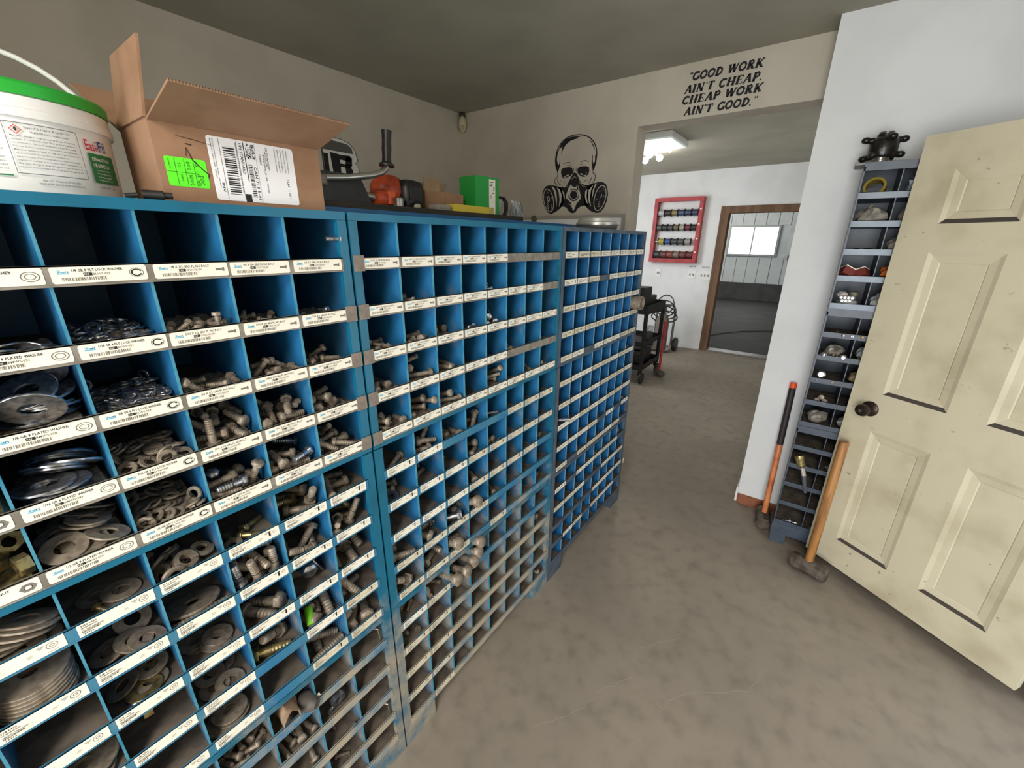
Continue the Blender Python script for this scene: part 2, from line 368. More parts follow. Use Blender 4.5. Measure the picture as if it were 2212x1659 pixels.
def card_old(title, num, icon, seed, pm=0, w=.0900, h=.0215):
    k = ('O', title, num, icon, pm)
    if k in _CARD: return _CARD[k]
    b = MB(); f = fl(-.0006)
    rect(b, fl(-.0004), 0, w, 0, h, 0)
    tw = min(.034, text_geo(title)[2]*.0036)
    put_text(b, title, f, .004, .004+tw, .0160, .0192, 1)
    for j in range(2): barcode(b, f, .004, .022+.006*j, .0126-.0042*j, .0148-.0042*j, seed+j, 3)
    barcode(b, f, .004, .024, .0055, .0080, seed+5, 1); put_text(b, num, f, .005, .016, .0016, .0044, 1)
    rect(b, f, .052, .058, .0105, .0110, 3); rect(b, f, .052, .057, .0085, .0090, 3)
    rect(b, f, .062, .0695, .0165, .0174, 3); rect(b, f, .063, .0685, .0148, .0156, 3); rect(b, f, .0645, .067, .0130, .0138, 3)
    c, v = w-.0135, h*.58
    if icon == 'ring':
        ring(b, f, c, v, .0060, .0055, .86, 3); ring(b, f, c, v, .0026, .0024, .7, 3); rect(b, f, c-.006, c+.006, .0026, .0032, 3)
    else:
        rect(b, f, c-.0065, c-.0030, v-.0055, v+.0025, 1); rect(b, f, c-.0070, c-.0025, v+.0028, v+.0052, 1)
        ring(b, f, c+.004, v, .0034, .0034, .8, 3, 6)
    _CARD[k] = b.mesh('label_card', [paper if pm == 0 else paper_d, ink, ink_b, ink_g]); return _CARD[k]
def card_small(seed, w=.0945, h=.0215):
    k = ('S', seed)
    if k in _CARD: return _CARD[k]
    r = random.Random(seed); b = MB(); f = fl(-.0006)
    rect(b, fl(-.0004), 0, w, 0, h, 0)
    for j in range(3): 
        x0 = .005+r.random()*.004; rect(b, f, x0, x0+.02+.02*r.random(), .0050+.0045*j, .0070+.0045*j, 3)
    for j in range(3): rect(b, f, .046+.007*j, .050+.007*j+.003*r.random(), .008+.004*r.random(), .014, 3)
    rect(b, f, w-.012, w-.0085, .006, .016, 1)
    _CARD[k] = b.mesh('label_card', [paper_d if seed % 2 else paper, ink, ink_b, ink_g]); return _CARD[k]

def bin_unit(name, label, loc, rz, H, zin, lips, ncol, mg, mats, cards=None, base=None, tapes=(), lipm=None, wid=W, dep=DEP, lh=LH, divs=True):
    mf, md, mfl, ml = mats
    t = thing(name, label, 'bin cabinet', loc, rz)
    zb = base if base else 0.0                           # underside of the carcass
    for s in (0, 1):
        b = MB(); x0 = 0 if s == 0 else wid
        if s == 0: b.box(.003, .005, .012, dep, zb, H-.001, 1); b.box(.003, mg, 0, .012, zb, H-.0155)
        else: b.box(wid-.005, wid-.003, .012, dep, zb, H-.001, 1); b.box(wid-mg, wid-.003, 0, .012, zb, H-.0155)
        o = b.obj('side_panel', [mf, md], t)
    b = MB(); b.box(.003, wid-.003, 0, .012, zin, H); b.box(.003, wid-.003, .012, dep, H-.002, H)
    b.obj('top_panel', mf, t)
    MB().box(.005, wid-.005, dep-.002, dep, zb, H-.002).obj('back_panel', md, t)
    pitch = (wid-2*mg)/ncol
    zfl = lips[-1]-lh
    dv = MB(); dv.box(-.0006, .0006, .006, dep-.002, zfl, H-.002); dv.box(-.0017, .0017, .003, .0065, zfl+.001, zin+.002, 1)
    dm = dv.mesh('divider', [md, grey_cab if mf is grey_cab else (pale_hem_c if mf is slate else hem_highlight)])
    for i in range(1, ncol):
        o = link('divider', dm, t); o.location = (mg+pitch*i, 0, 0)
    sh = MB(); sh.box(.005, wid-.005, .002, dep-.002, -.0012, 0, 0); sh.box(.0055, wid-.0055, .003, dep-.003, 0, .0006, 1)
    sm = sh.mesh('shelf', [md, mfl])
    lp = MB(); lp.box(mg-.002, wid-mg+.002, -.0014, .0004, -lh, 0); lp.box(mg-.002, wid-mg+.002, -.0014, .0022, -.0016, 0); lp.box(mg-.002, wid-mg+.002, -.0022, .0016, -lh-.0012, -lh+.0012)
    lm = {}
    for r, z in enumerate(lips):
        o = link('shelf', sm, t); o.location = (0, 0, z-lh)
        mm = (lipm or {}).get(r, ml)
        if mm.name not in lm: lm[mm.name] = lp.mesh('shelf_lip', mm)
        o = link('shelf_lip', lm[mm.name], t); o.location = (0, 0, z)
        for c in range(ncol):
            me = (cards or {}).get((r, c))
            if me:
                k = link('label_card', me, o)
                wd = max(v.co.x for v in me.vertices); rn = random.Random(r*31+c*7+int(H*1000))
                k.location = (mg+pitch*c+(pitch-wd)/2+rn.uniform(-.0015,.0015), -.0015, -lh+.0022+rn.uniform(-.0004,.0006))
                k.rotation_euler = (0, rn.uniform(-.012,.012), 0)
    for (z, s) in tapes:
        b = MB(); x0, x1 = (.003, mg+.006) if s == 0 else (wid-mg-.006, wid-.003)
        b.box(x0, x1, -.0012, .0002, -.028, .004); o = b.obj('tape_strip', tape, t); o.location = (0, -.0018, z)
    if base:
        if lips[-1]-lh > base+.004: MB().box(.0005, wid-.0005, -.0005, .002, base, lips[-1]-lh-.001).obj('base_rail', mf, t)
        fwid = .127 if wid == W and mg > .02 else .072
        for s in (0, 1):
            x0, x1 = (.003, fwid) if s == 0 else (wid-fwid, wid-.003)
            b = MB(); b.box(x0, x1, -.0012, .0, .001, base+(.012 if mg < .02 else .002)); b.box(x0, x1, .0, .002, .001, base-.0005); b.box(x0 if s == 0 else x1-.002, x0+.002 if s == 0 else x1, .002, dep, .001, base)
            b.box(x1-.002 if s == 0 else x0, x1 if s == 0 else x0+.002, .002, .05, .001, base)
            b.obj('foot', mf, t)
    return t

SZ = ['1/4','5/16','3/8','7/16','1/2']; CD = ['025','031','038','043','050']
L1 = [1.5175-.1003*i for i in range(5)]; L2 = [1.0110-.0995*i for i in range(5)]; L3 = [.5010-.0992*i for i in range(5)]
Z1, Z2 = 1.0895, .582
def A1():
    d = {}
    for r in range(5):
        d[r,2] = card_fas(SZ[r]+' GR 8 PLATED NUT', 'BHNC-'+CD[r], 'nut', r*9+2)
        d[r,1] = d[r,2]; d[r,0] = d[r,2]
        d[r,3] = card_fas(SZ[r]+' GR 8 PLATED WASHER', 'BMWS-'+CD[r], 'ring', r*9+3)
        d[r,4] = card_fas(SZ[r]+' GR 8 PLT LOCK WASHER', 'BLWS-'+CD[r], 'lock', r*9+4)
        for c, ln in ((5,'1/2'),(6,'3/4'),(7,'1')):
            d[r,c] = card_fas(SZ[r]+' X '+ln+' GR5 PL NC BOLT', 'C2GSC-'+CD[r]+'-050', 'bolt', r*9+c)
    return d
def B1():
    d = {}; gone = {0:(5,6,7), 1:(7,), 3:(5,6,7)}
    for r in range(5):
        for c in range(8):
            if c not in gone.get(r, ()): d[r,c] = card_fas(SZ[r]+' X '+['1 1/4','1 1/2','1 3/4','2'][c//2]+' GR5 PL NC BOLT', 'C2GSC-'+CD[r], 'bolt', r*5+c//2)
    return d
def A2():
    d = {}; NB = ['9/16-12 X 1-1/2','5/8-11 X 1-1/2','3/4-10 X 1-1/2']
    for r in range(5):
        for c in range(8):
            if (r,c) in ((3,5),(4,5)): continue
            if c <= 3: d[r,c] = card_old(['9/16 USS','5/8 USS','3/4 USS','7/8 USS','1 USS'][r], '3975'+str(5+r), 'ring', 30+r)
            elif c == 4: d[r,c] = card_old(['9/16','5/8','3/4','7/8','1'][r]+' LOCK', '3973'+str(r), 'ring', 40+r)
            else: d[r,c] = card_old(NB[c-5]+' GRD5', '38'+str(111+r*27+c*9), 'bolt', 50+r, 1 if r+c > 9 else 0)
    return d
def B2():
    d = {}; gone = {0:(2,3,4), 2:(7,), 3:(4,5,6,7), 4:(3,5,6,7)}
    for r in range(5):
        for c in range(8):
            if c not in gone.get(r, ()): d[r,c] = card_old('5/8-11 X '+str(2+c//2)+' GRD5', '38'+str(160+r*13), 'bolt', 60+r, 1 if (c > 2 or r > 2) else 0)
    return d
def B3():
    return {k: card_old('3/4-10 X 3 GRD5', '38290', 'bolt', 70, 0 if k == (0,0) else 1) for k in ((0,0),(0,1),(1,0),(1,1),(2,0),(2,1),(3,0),(3,1),(4,1))}
def CC(u):
    d = {}; rr = random.Random(40+u)
    gone = {1: {1:(3,), 4:(2,)}, 2: {3:(4,6), 4:(1,7)}, 3: {0:(7,), 1:(0,3,7), 2:(0,4,7), 3:(1,5,6,7), 4:tuple(range(8))}}[u]
    if u == 3: gone = {0:(1,7), 1:(3,4), 2:(0,1,2,3), 3:(0,3,7), 4:tuple(range(8))}
    for r in range(5):
        for c in range(8):
            if c not in gone.get(r, ()): d[r,c] = card_small(rr.randrange(9))
    return d
old_blue = {0: teal, 1: teal}
dusty_lip = mat('dusty_blue_rail', (60,120,146), .7, rgb2=(40,110,150), scale=10, dust=((168,158,138),.24,.54,.9))
units = {}
CN = {'A': 'nearest', 'B': 'middle', 'C': 'farthest'}
for cx, x0 in (('A',-W),('B',0.),('C',W)):
    cl = cx == 'C'
    mf, md, ml = (slate if cl else teal), (blue_c if cl else blue), (slate if cl else lipgrey)
    tp = {'A': [(L1[r]-Z1, 1) for r in (1,2,3,4)], 'B': [(L1[r]-Z1, 0) for r in range(5)], 'C': []}[cx]
    nm = CN[cx]
    units[cx+'1'] = bin_unit('bin_cabinet', {'A':'nearest blue bin cabinet, top section, grey rails with white barcode cards','B':'middle blue bin cabinet, top section, grey rails with white cards','C':'farthest blue bin cabinet, top section, small cards on dark rails'}[cx],
        (x0,0,Z1), 0, 1.603-Z1, 1.588-Z1, [z-Z1 for z in L1], 8, .022, (mf, md, grime, ml), {'A':A1,'B':B1,'C':lambda:CC(1)}[cx](), tapes=tp)
    units[cx+'2'] = bin_unit('bin_cabinet', {'A':'nearest blue bin cabinet, middle section, full of bolts and washers','B':'middle blue bin cabinet, middle section, stained cards and big bolts','C':'farthest blue bin cabinet, middle section, mostly empty bins'}[cx],
        (x0,0,Z2), 0, Z1-Z2-.0002, 1.077-Z2, [z-Z2 for z in L2], 8, .026, (mf, md, grime, slate if cl else dusty_lip), {'A':A2,'B':B2,'C':lambda:CC(2)}[cx]())
    units[cx+'3'] = bin_unit('bin_cabinet', {'A':'nearest blue bin cabinet, dusty bottom section standing on the floor','B':'middle blue bin cabinet, dusty bottom section standing on the floor','C':'farthest blue bin cabinet, bottom section standing on the floor'}[cx],
        (x0,0,0), 0, Z2-.0002, .566, L3, 8, .028, (mf, md, grime, slate if cl else dusty_lip), {'A':dict,'B':B3,'C':lambda:CC(3)}[cx](), base=.079)

# ---------------------------------------------------------------- loose hardware
TYPES = {'b1':('bolt',.008,.024),'b2':('bolt',.010,.034),'b3':('bolt',.013,.042),'b4':('bolt',.016,.055),'b5':('bolt',.021,.062),'b6':('bolt',.013,.095),'b7':('bolt',.024,.085),
 'st':('stud',.019,.085),'lw1':('lock',.0095,.0058,.0026),'lw2':('lock',.0135,.0078,.0036),'lw3':('lock',.0185,.0105,.005),
 'w1':('washer',.018,.0075,.0025),'w2':('washer',.0265,.0115,.003),'w3':('washer',.033,.0135,.0035),'w4':('washer',.045,.012,.005),'n1':('nut',.018,.009),'n2':('nut',.027,.014)}
_HW = {}
def hardware(t, m):
    k = (t, m)
    if k in _HW: return _HW[k]
    q = TYPES[t]; b = MB(); c6 = math.cos(PI/6)
    def hexring(af, z): return [(af/2/c6*math.cos(PI*i/3), af/2/c6*math.sin(PI*i/3), z) for i in range(6)]
    def thread(d, za, zb, n):
        pr = []; N = max(4, int(abs(za-zb)/(d*.16)))
        for i in range(N+1):
            z = za+(zb-za)*i/N; pr.append((d/2 if i % 2 else d/2*.88, z))
        b.lathe(pr, n)
    if q[0] == 'bolt':
        d, L = q[1:]; h = .65*d; z0 = (L-h)/2
        v = hexring(1.5*d, z0) + hexring(1.5*d, z0+h*.85) + [(.69*d*math.cos(2*PI*i/12), .69*d*math.sin(2*PI*i/12), z0+h) for i in range(12)]
        f = [(5,4,3,2,1,0)] + [(i,(i+1)%6,6+(i+1)%6,6+i) for i in range(6)]
        for i in range(6):
            j = (i+1) % 6; f += [(6+i, 12+(2*i+1)%12, 12+2*i), (6+i, 6+j, 12+(2*i+1)%12), (6+j, 12+(2*i+2)%12, 12+(2*i+1)%12)]
        f.append(tuple(range(12,24))); b.add(v, f)
        for a in (0, 1, 2):                                            # grade marks on the head
            b.box(-.006*d/.013*.2, .006*d/.013*.2, .32*d, .52*d, z0+h, z0+h+.0003) if a == 0 else None
        n = 12 if d > .012 else 10
        zs = z0-L*.38 if L > .03 else z0
        if zs < z0: b.cyl((0,0,z0), (0,0,zs), d/2, n=n, caps=False)
        thread(d, zs, z0-L+.12*d, n); b.lathe([(d/2*.88, z0-L+.12*d), (d*.38, z0-L)], n)
    elif q[0] == 'stud': thread(q[1], q[2]/2, -q[2]/2, 14)
    elif q[0] == 'nut':
        a, h = q[1:]; r = a*.31
        v = hexring(a,h/2)+hexring(a,-h/2); n = 12
        for z in (h/2,-h/2): v += [(r*math.cos(2*PI*i/n), r*math.sin(2*PI*i/n), z) for i in range(n)]
        f = [(i,(i+1)%6,6+(i+1)%6,6+i) for i in range(6)] + [(12+i,12+(i+1)%n,24+(i+1)%n,24+i) for i in range(n)]
        for o, p in ((0,12),(6,24)):
            for i in range(6): j = (i+1)%6; f += [(o+i,p+2*i,p+2*i+1),(o+i,p+2*i+1,o+j),(o+j,p+2*i+1,p+(2*i+2)%n)]
        b.add(v, f)
    else:
        R, r, tt = q[1:]; n = 22; v = []; f = []; lk = q[0] == 'lock'; N = n if lk else n
        for i in range(N+1 if lk else N):
            a = (.09+(2*PI-.18)*i/N) if lk else 2*PI*i/N; dz = tt*.5*(i/N-.5) if lk else 0
            ch = tt*.18
            for rr, z in ((R-ch,tt/2),(R,tt/2-ch),(R,-tt/2+ch),(R-ch,-tt/2),(r,-tt/2),(r,tt/2)): v.append((rr*math.cos(a), rr*math.sin(a), z+dz))
        M = len(v)//6
        for i in range(N):
            j = (i+1) % M
            for s in range(6): f.append((6*i+s, 6*i+(s+1)%6, 6*j+(s+1)%6, 6*j+s))
        if lk: f += [tuple(range(5,-1,-1)), tuple(range(6*N,6*N+6))]
        b.add(v, f)
    _HW[k] = b.mesh({'bolt':'hex_bolt','stud':'threaded_stud','washer':'flat_washer','lock':'lock_washer','nut':'hex_nut'}[q[0]], M_IT[m] if m in M_IT else m, angle=35)
    return _HW[k]
ORD = ['first','second','third','fourth','fifth']; SEC = {'1':'top','2':'middle','3':'bottom'}
FR = ['rightmost bin','second bin from right','third bin from right','fourth bin from right','fifth bin from right','sixth bin from right','seventh bin from right','leftmost bin']
MW = {'z':'bright','d':'dusty','k':'dark','b':'yellowish'}
def place_hw(unit, c, r, m, t, loc, quat, label=None, group=None, pos=''):
    me = hardware(t, m); o = link(me.name.split('.')[0], me); o.location = loc; o.rotation_mode = 'QUATERNION'; o.rotation_quaternion = quat
    noun = {'bolt':'hex bolt','stud':'threaded stud','washer':'flat washer','lock':'lock washer','nut':'hex nut'}[TYPES[t][0]]
    pl = f"{CN[unit[0]]} blue cabinet, {SEC[unit[1]]} section, {ORD[r]} row, {FR[7-c]}"
    tag(o, label or f"{pos}{MW[m]} {noun} in {pl}", noun.split()[-1], group or f"{noun}s in {pl}"); return o
# each row: unit, column, row, finish, type, then x y z and quaternion of every piece (0.1 mm and 1/500)
BAKED = [
[0,5,0,0,0,564,865,53,341,268,205,-142],
[0,7,0,0,0,710,866,53,322,-290,173,180,255,476,53,361,227,250,-78,86,275,54,368,339,-4,-5],
[0,3,1,0,10,259,237,14,498,0,0,42,752,772,15,482,0,0,-134,646,349,14,484,0,0,127,768,351,44,475,0,0,156,251,427,45,497,-40,15,-36,376,429,65,493,-41,12,-69,465,740,54,496,-51,-24,22],
[0,4,1,0,7,360,926,15,495,0,0,-70,350,738,87,205,-439,-31,-118,97,842,15,0,-493,-86,0,231,1090,15,500,0,0,3,421,1153,15,499,0,0,23,389,274,15,476,0,0,152,49,1151,96,378,146,289,47,871,785,15,339,0,0,-367,808,172,15,485,0,0,120,863,1004,15,496,0,0,61,729,715,55,37,279,406,76,903,122,45,0,-486,119,0,685,532,15,453,0,0,212,378,150,41,491,69,22,57,340,399,36,496,-51,-26,-24,426,807,45,376,0,0,-330,698,323,30,16,-139,479,-37,504,133,49,379,-24,92,-312,887,498,15,429,0,0,256,590,1050,15,499,0,0,-23,534,1037,45,240,0,0,-439,497,746,15,499,0,0,27,727,1139,32,479,-31,36,-135,173,1135,45,479,0,0,-145,343,1045,45,0,498,-39,0,373,567,35,484,-43,-34,-114,541,747,64,487,47,64,84,279,867,67,252,-83,-125,405,171,564,15,500,0,0,11,182,669,42,42,218,-444,60,130,1024,62,448,134,-2,-177,805,709,46,460,12,-84,176,763,1152,55,47,179,-464,3,397,977,75,497,0,0,58,341,467,79,454,32,-30,-204,775,97,67,37,-413,276,-44,127,161,15,189,0,0,463,592,101,47,230,-56,69,-435,728,918,33,492,16,-45,76,519,1037,98,478,-20,59,-132,202,336,48,462,22,-90,-167,96,439,45,492,19,-80,-29,165,863,68,321,62,-18,-378,630,1018,99,72,191,-455,-33],
[0,5,1,1,0,423,175,53,207,147,304,-305,612,505,53,169,-183,284,328,184,544,53,190,164,295,-316,267,137,105,304,97,236,305,128,246,63,13,179,272,-379,518,393,54,298,299,-153,221,803,301,53,3,291,-171,369,836,527,54,157,145,306,333,748,102,148,428,0,0,258],
[0,6,1,1,0,564,292,53,23,-281,187,368,168,277,53,143,204,269,-340,428,768,53,324,-8,337,-177,327,656,106,206,393,107,-205,816,679,53,263,-85,327,259],
[0,7,1,0,0,280,194,53,106,-232,245,353,820,555,53,224,130,312,-293],
[0,3,2,0,12,465,682,19,500,0,0,4,671,779,60,474,-2,1,-160,148,674,345,240,192,-371,-132,487,224,307,442,-201,86,82,617,736,99,500,-2,1,-20,668,623,182,499,-35,4,9,609,610,224,497,-35,6,40,645,958,205,468,-131,38,110,512,547,457,145,-431,206,-23,670,660,406,490,72,-8,-70,716,710,785,391,-264,147,-74],
[0,4,2,0,7,134,356,15,500,0,0,17,358,808,41,149,-14,70,-472,896,379,45,64,-334,363,52,141,327,45,455,0,0,208,527,915,15,452,0,0,214,545,705,15,468,0,0,-175,708,552,15,0,-422,-268,0,96,572,15,477,0,0,-148,287,153,15,499,0,0,33,693,752,33,36,-226,-444,33,97,165,49,394,71,-61,293,327,437,53,96,-43,-486,52,797,923,15,0,107,-488,0,662,1062,15,360,0,0,347,710,455,45,0,-349,358,0,276,1100,15,350,0,0,358,677,98,32,406,45,0,-289,847,1161,95,190,-128,-330,298,263,404,54,98,-17,-488,47,726,271,15,373,0,0,-333,478,1130,15,380,0,0,-325,903,569,15,489,0,0,-103,903,762,15,498,0,0,-44,815,652,54,0,491,-91,-24,396,273,60,126,-174,-451,15,399,147,65,232,-45,141,-418,104,839,15,434,0,0,249,846,993,45,496,0,0,-61,516,60,100,262,-153,199,344,903,470,45,83,-486,83,2,904,959,75,499,0,0,34,503,936,45,499,0,0,32,103,538,45,0,414,280,0,114,1039,31,41,-279,413,-16,532,631,56,486,115,-13,-6,476,571,56,479,110,-34,83,302,901,15,494,0,0,76,889,98,15,0,-195,-460,0,726,1139,52,479,-98,31,102,701,918,70,192,50,-49,-456,106,1192,90,120,-203,380,225,252,206,74,80,-159,-467,7,483,525,67,474,108,-40,110,512,436,59,304,73,-101,377,551,1013,76,185,-4,-11,-464,577,262,45,429,0,0,-257],
[0,5,2,1,1,232,334,66,167,339,-18,-327,594,278,66,277,65,333,-241,901,415,66,189,-164,297,314,199,126,172,343,-87,-184,302,286,513,121,111,295,-243,-303],
[0,6,2,1,1,229,555,67,239,-328,81,281,694,457,151,252,-166,-178,357,565,411,67,20,-19,340,-366,404,235,77,36,-36,-351,352,320,346,169,449,-56,201,-68,926,210,67,20,18,-340,-366,393,546,181,223,173,306,277],
[0,7,2,1,1,711,367,66,51,315,-128,-364,288,468,66,363,-123,316,-56,144,311,134,166,350,-179,260,593,657,160,426,112,221,-82],
[0,2,3,3,14,428,646,47,0,411,285,0,532,1068,92,208,144,-323,286,367,498,92,173,-180,304,308,576,442,47,0,384,-320,0,342,275,47,189,0,0,463],
[0,3,3,0,12,393,376,20,500,0,0,-6,379,434,58,500,0,0,-4,360,478,97,500,0,0,-18,479,330,137,499,0,0,-30,330,330,176,499,0,0,-29,500,640,205,483,-103,67,36,480,626,261,482,-100,71,56,675,469,328,482,-100,71,54,553,834,218,468,-148,73,61,646,743,312,467,-147,76,68,545,968,218,471,-160,43,-31,675,972,232,471,-155,61,20],
[0,4,3,1,8,663,295,20,500,0,0,13,717,615,20,500,0,0,6,86,439,126,399,-50,247,-163,571,982,20,487,0,0,-114,599,982,60,466,0,0,-182,760,728,60,306,0,0,-395,442,498,20,477,0,0,149,401,878,67,442,16,-90,214,132,826,81,72,-193,444,-100,862,1074,20,489,0,0,-105,287,629,46,497,-30,-40,-27,588,561,83,487,40,-17,-103,371,698,106,481,-13,-71,-118,573,449,105,497,34,-27,26,862,333,46,497,-14,48,-20,188,753,82,467,-89,-86,129,305,360,50,492,50,-28,69,205,1096,20,485,0,0,120,285,282,72,496,52,-24,25,862,137,70,453,85,50,-187,642,146,165,189,427,-94,153,132,848,121,3,-410,258,-123,247,266,107,462,42,-39,183,134,129,92,477,122,-83,31,863,479,78,495,-36,47,32,805,892,100,0,-386,-317,0,414,131,92,390,144,20,278,622,34,136,335,368,44,-26],
[0,5,3,1,2,872,833,265,160,-194,237,361,536,707,263,108,-160,-274,-371,212,672,220,218,399,183,100,276,143,254,0,480,141,0,323,342,88,341,3,335,-148,106,990,351,188,-449,-79,-82,712,261,85,207,-147,-305,-304,380,860,300,316,-322,155,150,816,507,240,195,151,369,-230],
[0,6,3,1,2,262,603,92,372,-298,-146,40,675,230,85,85,-324,-97,358,744,495,158,106,-252,303,288,319,332,186,284,-123,212,331,109,279,91,234,188,276,-289,342,779,218,406,22,-203,-209,645,274,303,243,-259,-146,-320,905,614,158,18,23,-394,-307],
[0,7,3,1,2,596,522,85,320,292,172,-181,301,361,85,357,235,-243,89,489,727,205,111,345,-235,-252,94,490,180,43,-7,254,-428,368,417,245,360,321,121,48],
[0,2,4,3,15,328,522,72,454,0,0,-209,459,210,137,312,12,353,166,667,600,72,314,0,0,-389,858,748,236,422,227,-68,127,300,859,72,0,-431,254,0,487,167,346,268,0,0,-422,100,229,137,121,348,-61,-332,832,865,153,381,205,118,-220,892,258,137,220,-220,-277,277,148,622,214,338,-105,36,352],
[0,3,4,1,11,534,893,17,499,0,0,-24,576,860,51,500,0,0,6,446,983,85,500,0,0,3,431,562,81,496,61,5,6,492,428,81,496,61,5,6,489,281,80,496,60,6,1,267,614,164,499,7,-29,9,269,250,149,489,103,-1,-21,736,988,114,494,-1,60,50,753,263,123,487,18,98,50,566,558,230,490,-18,78,61,610,933,209,493,-30,74,-15,622,564,273,464,22,75,169,747,986,218,479,-74,84,-90],
[0,4,4,1,8,276,569,20,495,0,0,-69,752,690,46,397,-19,46,300,187,307,20,490,0,0,-99,244,732,52,487,-61,-7,96,496,290,20,499,0,0,-28,730,970,20,499,0,0,-32,611,537,20,500,0,0,16,324,1113,20,353,0,0,354,649,813,81,39,461,-190,-9,514,450,60,500,0,0,4,440,438,100,500,0,0,-3,620,570,139,497,6,32,-45,141,1114,71,69,432,231,70,906,365,135,2,-255,-168,396,863,133,80,2,264,-407,122,135,418,60,497,0,0,-52,539,145,64,492,80,-29,18,349,502,152,492,-19,-79,35,691,1094,60,499,0,0,-25,193,502,142,490,-23,-78,59,421,135,96,465,46,-101,145,470,943,89,132,-268,-399,41,807,193,83,111,480,70,50,134,77,135,300,359,-174,28,321,993,60,485,0,0,-120,134,912,108,212,-56,-95,439,277,205,111,484,83,-73,-58,131,253,123,375,136,-34,-299],
[0,5,4,1,2,636,376,86,193,178,289,312,330,556,92,264,296,-151,-264,279,164,85,366,-136,-310,41,830,188,257,353,6,112,-336,513,472,176,401,-134,266,22,286,298,280,353,47,343,74],
[0,5,4,0,2,375,93,240,337,-104,350,-57,272,730,199,375,202,109,-238],
[0,6,4,1,2,318,583,85,188,339,4,-316,605,216,85,118,-332,-67,349,441,446,257,263,345,56,241,268,276,299,278,389,-101,106,85,333,232,237,420,123,-45],
[0,6,4,0,2,723,913,283,258,210,352,124,723,166,236,190,-353,50,-295],
[0,7,4,1,2,650,465,90,366,-52,330,-68,486,585,181,385,-63,313,-15,652,190,124,272,64,-302,-284,133,457,222,232,-114,156,398,258,208,198,347,70,-222,-275,531,726,328,144,-303,317,191],
[1,2,0,1,12,630,448,19,498,0,0,44,452,329,59,496,0,0,65,19,327,327,352,-38,-352,38,369,595,106,19,499,29,-8,352,319,306,442,-40,122,195,524,674,194,484,-38,94,73,613,644,210,486,-41,93,59,606,341,323,478,-31,97,107,683,671,263,477,-31,97,110,326,980,532,312,-312,166,166,684,485,389,3,427,240,-102,682,380,371,33,479,100,-96],
[1,3,0,3,0,368,358,53,267,-324,95,254],
[1,3,0,1,11,391,798,17,500,0,0,-10,667,608,44,498,16,19,36],
[1,4,0,1,9,671,637,27,500,0,0,-10,813,616,81,492,0,0,-89,330,420,27,500,0,0,21,412,542,81,499,0,0,31,323,445,135,495,0,0,-73,571,589,170,493,-21,44,-69,484,312,199,476,127,59,-65,264,75,184,306,392,-13,51,107,764,183,353,-179,-305,21,817,475,180,482,89,71,67,519,286,241,473,125,64,-83,148,284,160,450,92,-194,-35,401,826,144,458,-171,-66,80,172,546,226,439,-196,-133,34,375,833,200,413,-96,-156,-214],
[1,5,0,3,2,726,677,85,7,-297,-164,368,575,276,86,327,-303,-154,166,190,705,85,288,-315,125,229],
[1,5,0,1,10,200,226,85,489,61,-83,21],
[1,6,0,1,3,550,293,104,182,-340,-2,319,662,975,104,45,313,-133,-364,823,263,335,89,-211,424,134,697,884,311,329,204,295,-114],
[1,6,0,3,3,329,649,229,275,14,406,97],
[1,7,0,1,3,499,558,110,359,140,307,87,637,1013,106,238,223,-257,-278,251,355,214,293,399,-57,-42,347,796,124,143,-319,-84,348],
[1,2,1,1,13,526,505,27,500,0,0,-5,447,501,81,496,0,0,-60,447,778,240,121,451,-180,-7,482,265,539,260,358,185,-143,447,707,350,119,329,-355,48,524,106,554,341,363,-35,27,452,27,491,354,354,5,-5],
[1,2,1,3,15,845,1083,193,240,-169,235,330],
[1,3,1,1,11,586,561,17,500,0,0,-6,440,568,51,499,0,0,-31,680,800,265,456,192,-9,69,717,340,66,497,32,35,17,263,498,103,496,9,-54,-25,577,367,159,469,60,50,155,739,263,132,478,57,54,124],
[1,4,1,1,13,455,530,126,51,454,-202,21],
[1,4,1,1,6,473,119,92,51,349,-59,-350],
[1,5,1,1,3,476,435,104,331,26,339,158,816,172,329,0,360,-347,0,891,679,247,287,179,168,-328,286,592,269,384,-106,269,138,341,345,398,145,-220,-37,423,742,666,529,201,-407,93,189,575,334,479,188,-197,218,359,430,110,346,3,443,226,50],
[1,5,1,0,3,122,145,453,20,-385,-313,-58],
[1,6,1,1,3,352,114,250,86,-414,85,-254,794,654,194,139,-14,278,391,187,375,141,294,-271,165,252,615,422,262,20,206,74,449],
[1,7,1,1,3,214,379,115,334,329,62,-163,605,686,104,324,-13,339,-172,774,345,346,121,98,-474,-40,325,318,296,6,-208,-341,-300],
[1,7,1,3,3,698,925,210,420,185,197,-23],
[1,3,2,0,11,409,475,17,382,0,0,-323],
[1,3,2,3,11,711,969,157,462,140,8,-131,483,386,85,499,0,0,-38],
[1,3,2,1,11,597,498,51,500,0,0,-5,685,733,169,497,39,-29,-25,260,703,120,484,2,-102,-74],
[1,4,2,1,11,390,713,17,500,0,0,10,321,796,51,500,0,0,-1,614,441,57,498,22,32,7,677,532,91,497,24,30,37],
[1,5,2,1,4,626,554,137,362,223,253,-73,378,371,140,256,-330,66,267],
[1,6,2,1,4,421,797,140,9,304,-140,-371],
[1,6,2,0,4,605,707,379,226,175,-310,268],
[1,6,2,0,12,815,700,304,407,91,256,103],
[1,7,2,1,4,590,476,139,217,-156,297,301,859,739,387,80,-68,204,444,199,537,141,247,-146,299,279],
[1,2,3,1,13,503,753,27,480,0,0,-139,449,453,81,495,0,0,69,485,606,135,499,0,0,35,533,570,189,493,0,0,-81],
[1,3,3,3,15,449,835,137,332,-60,348,-122],
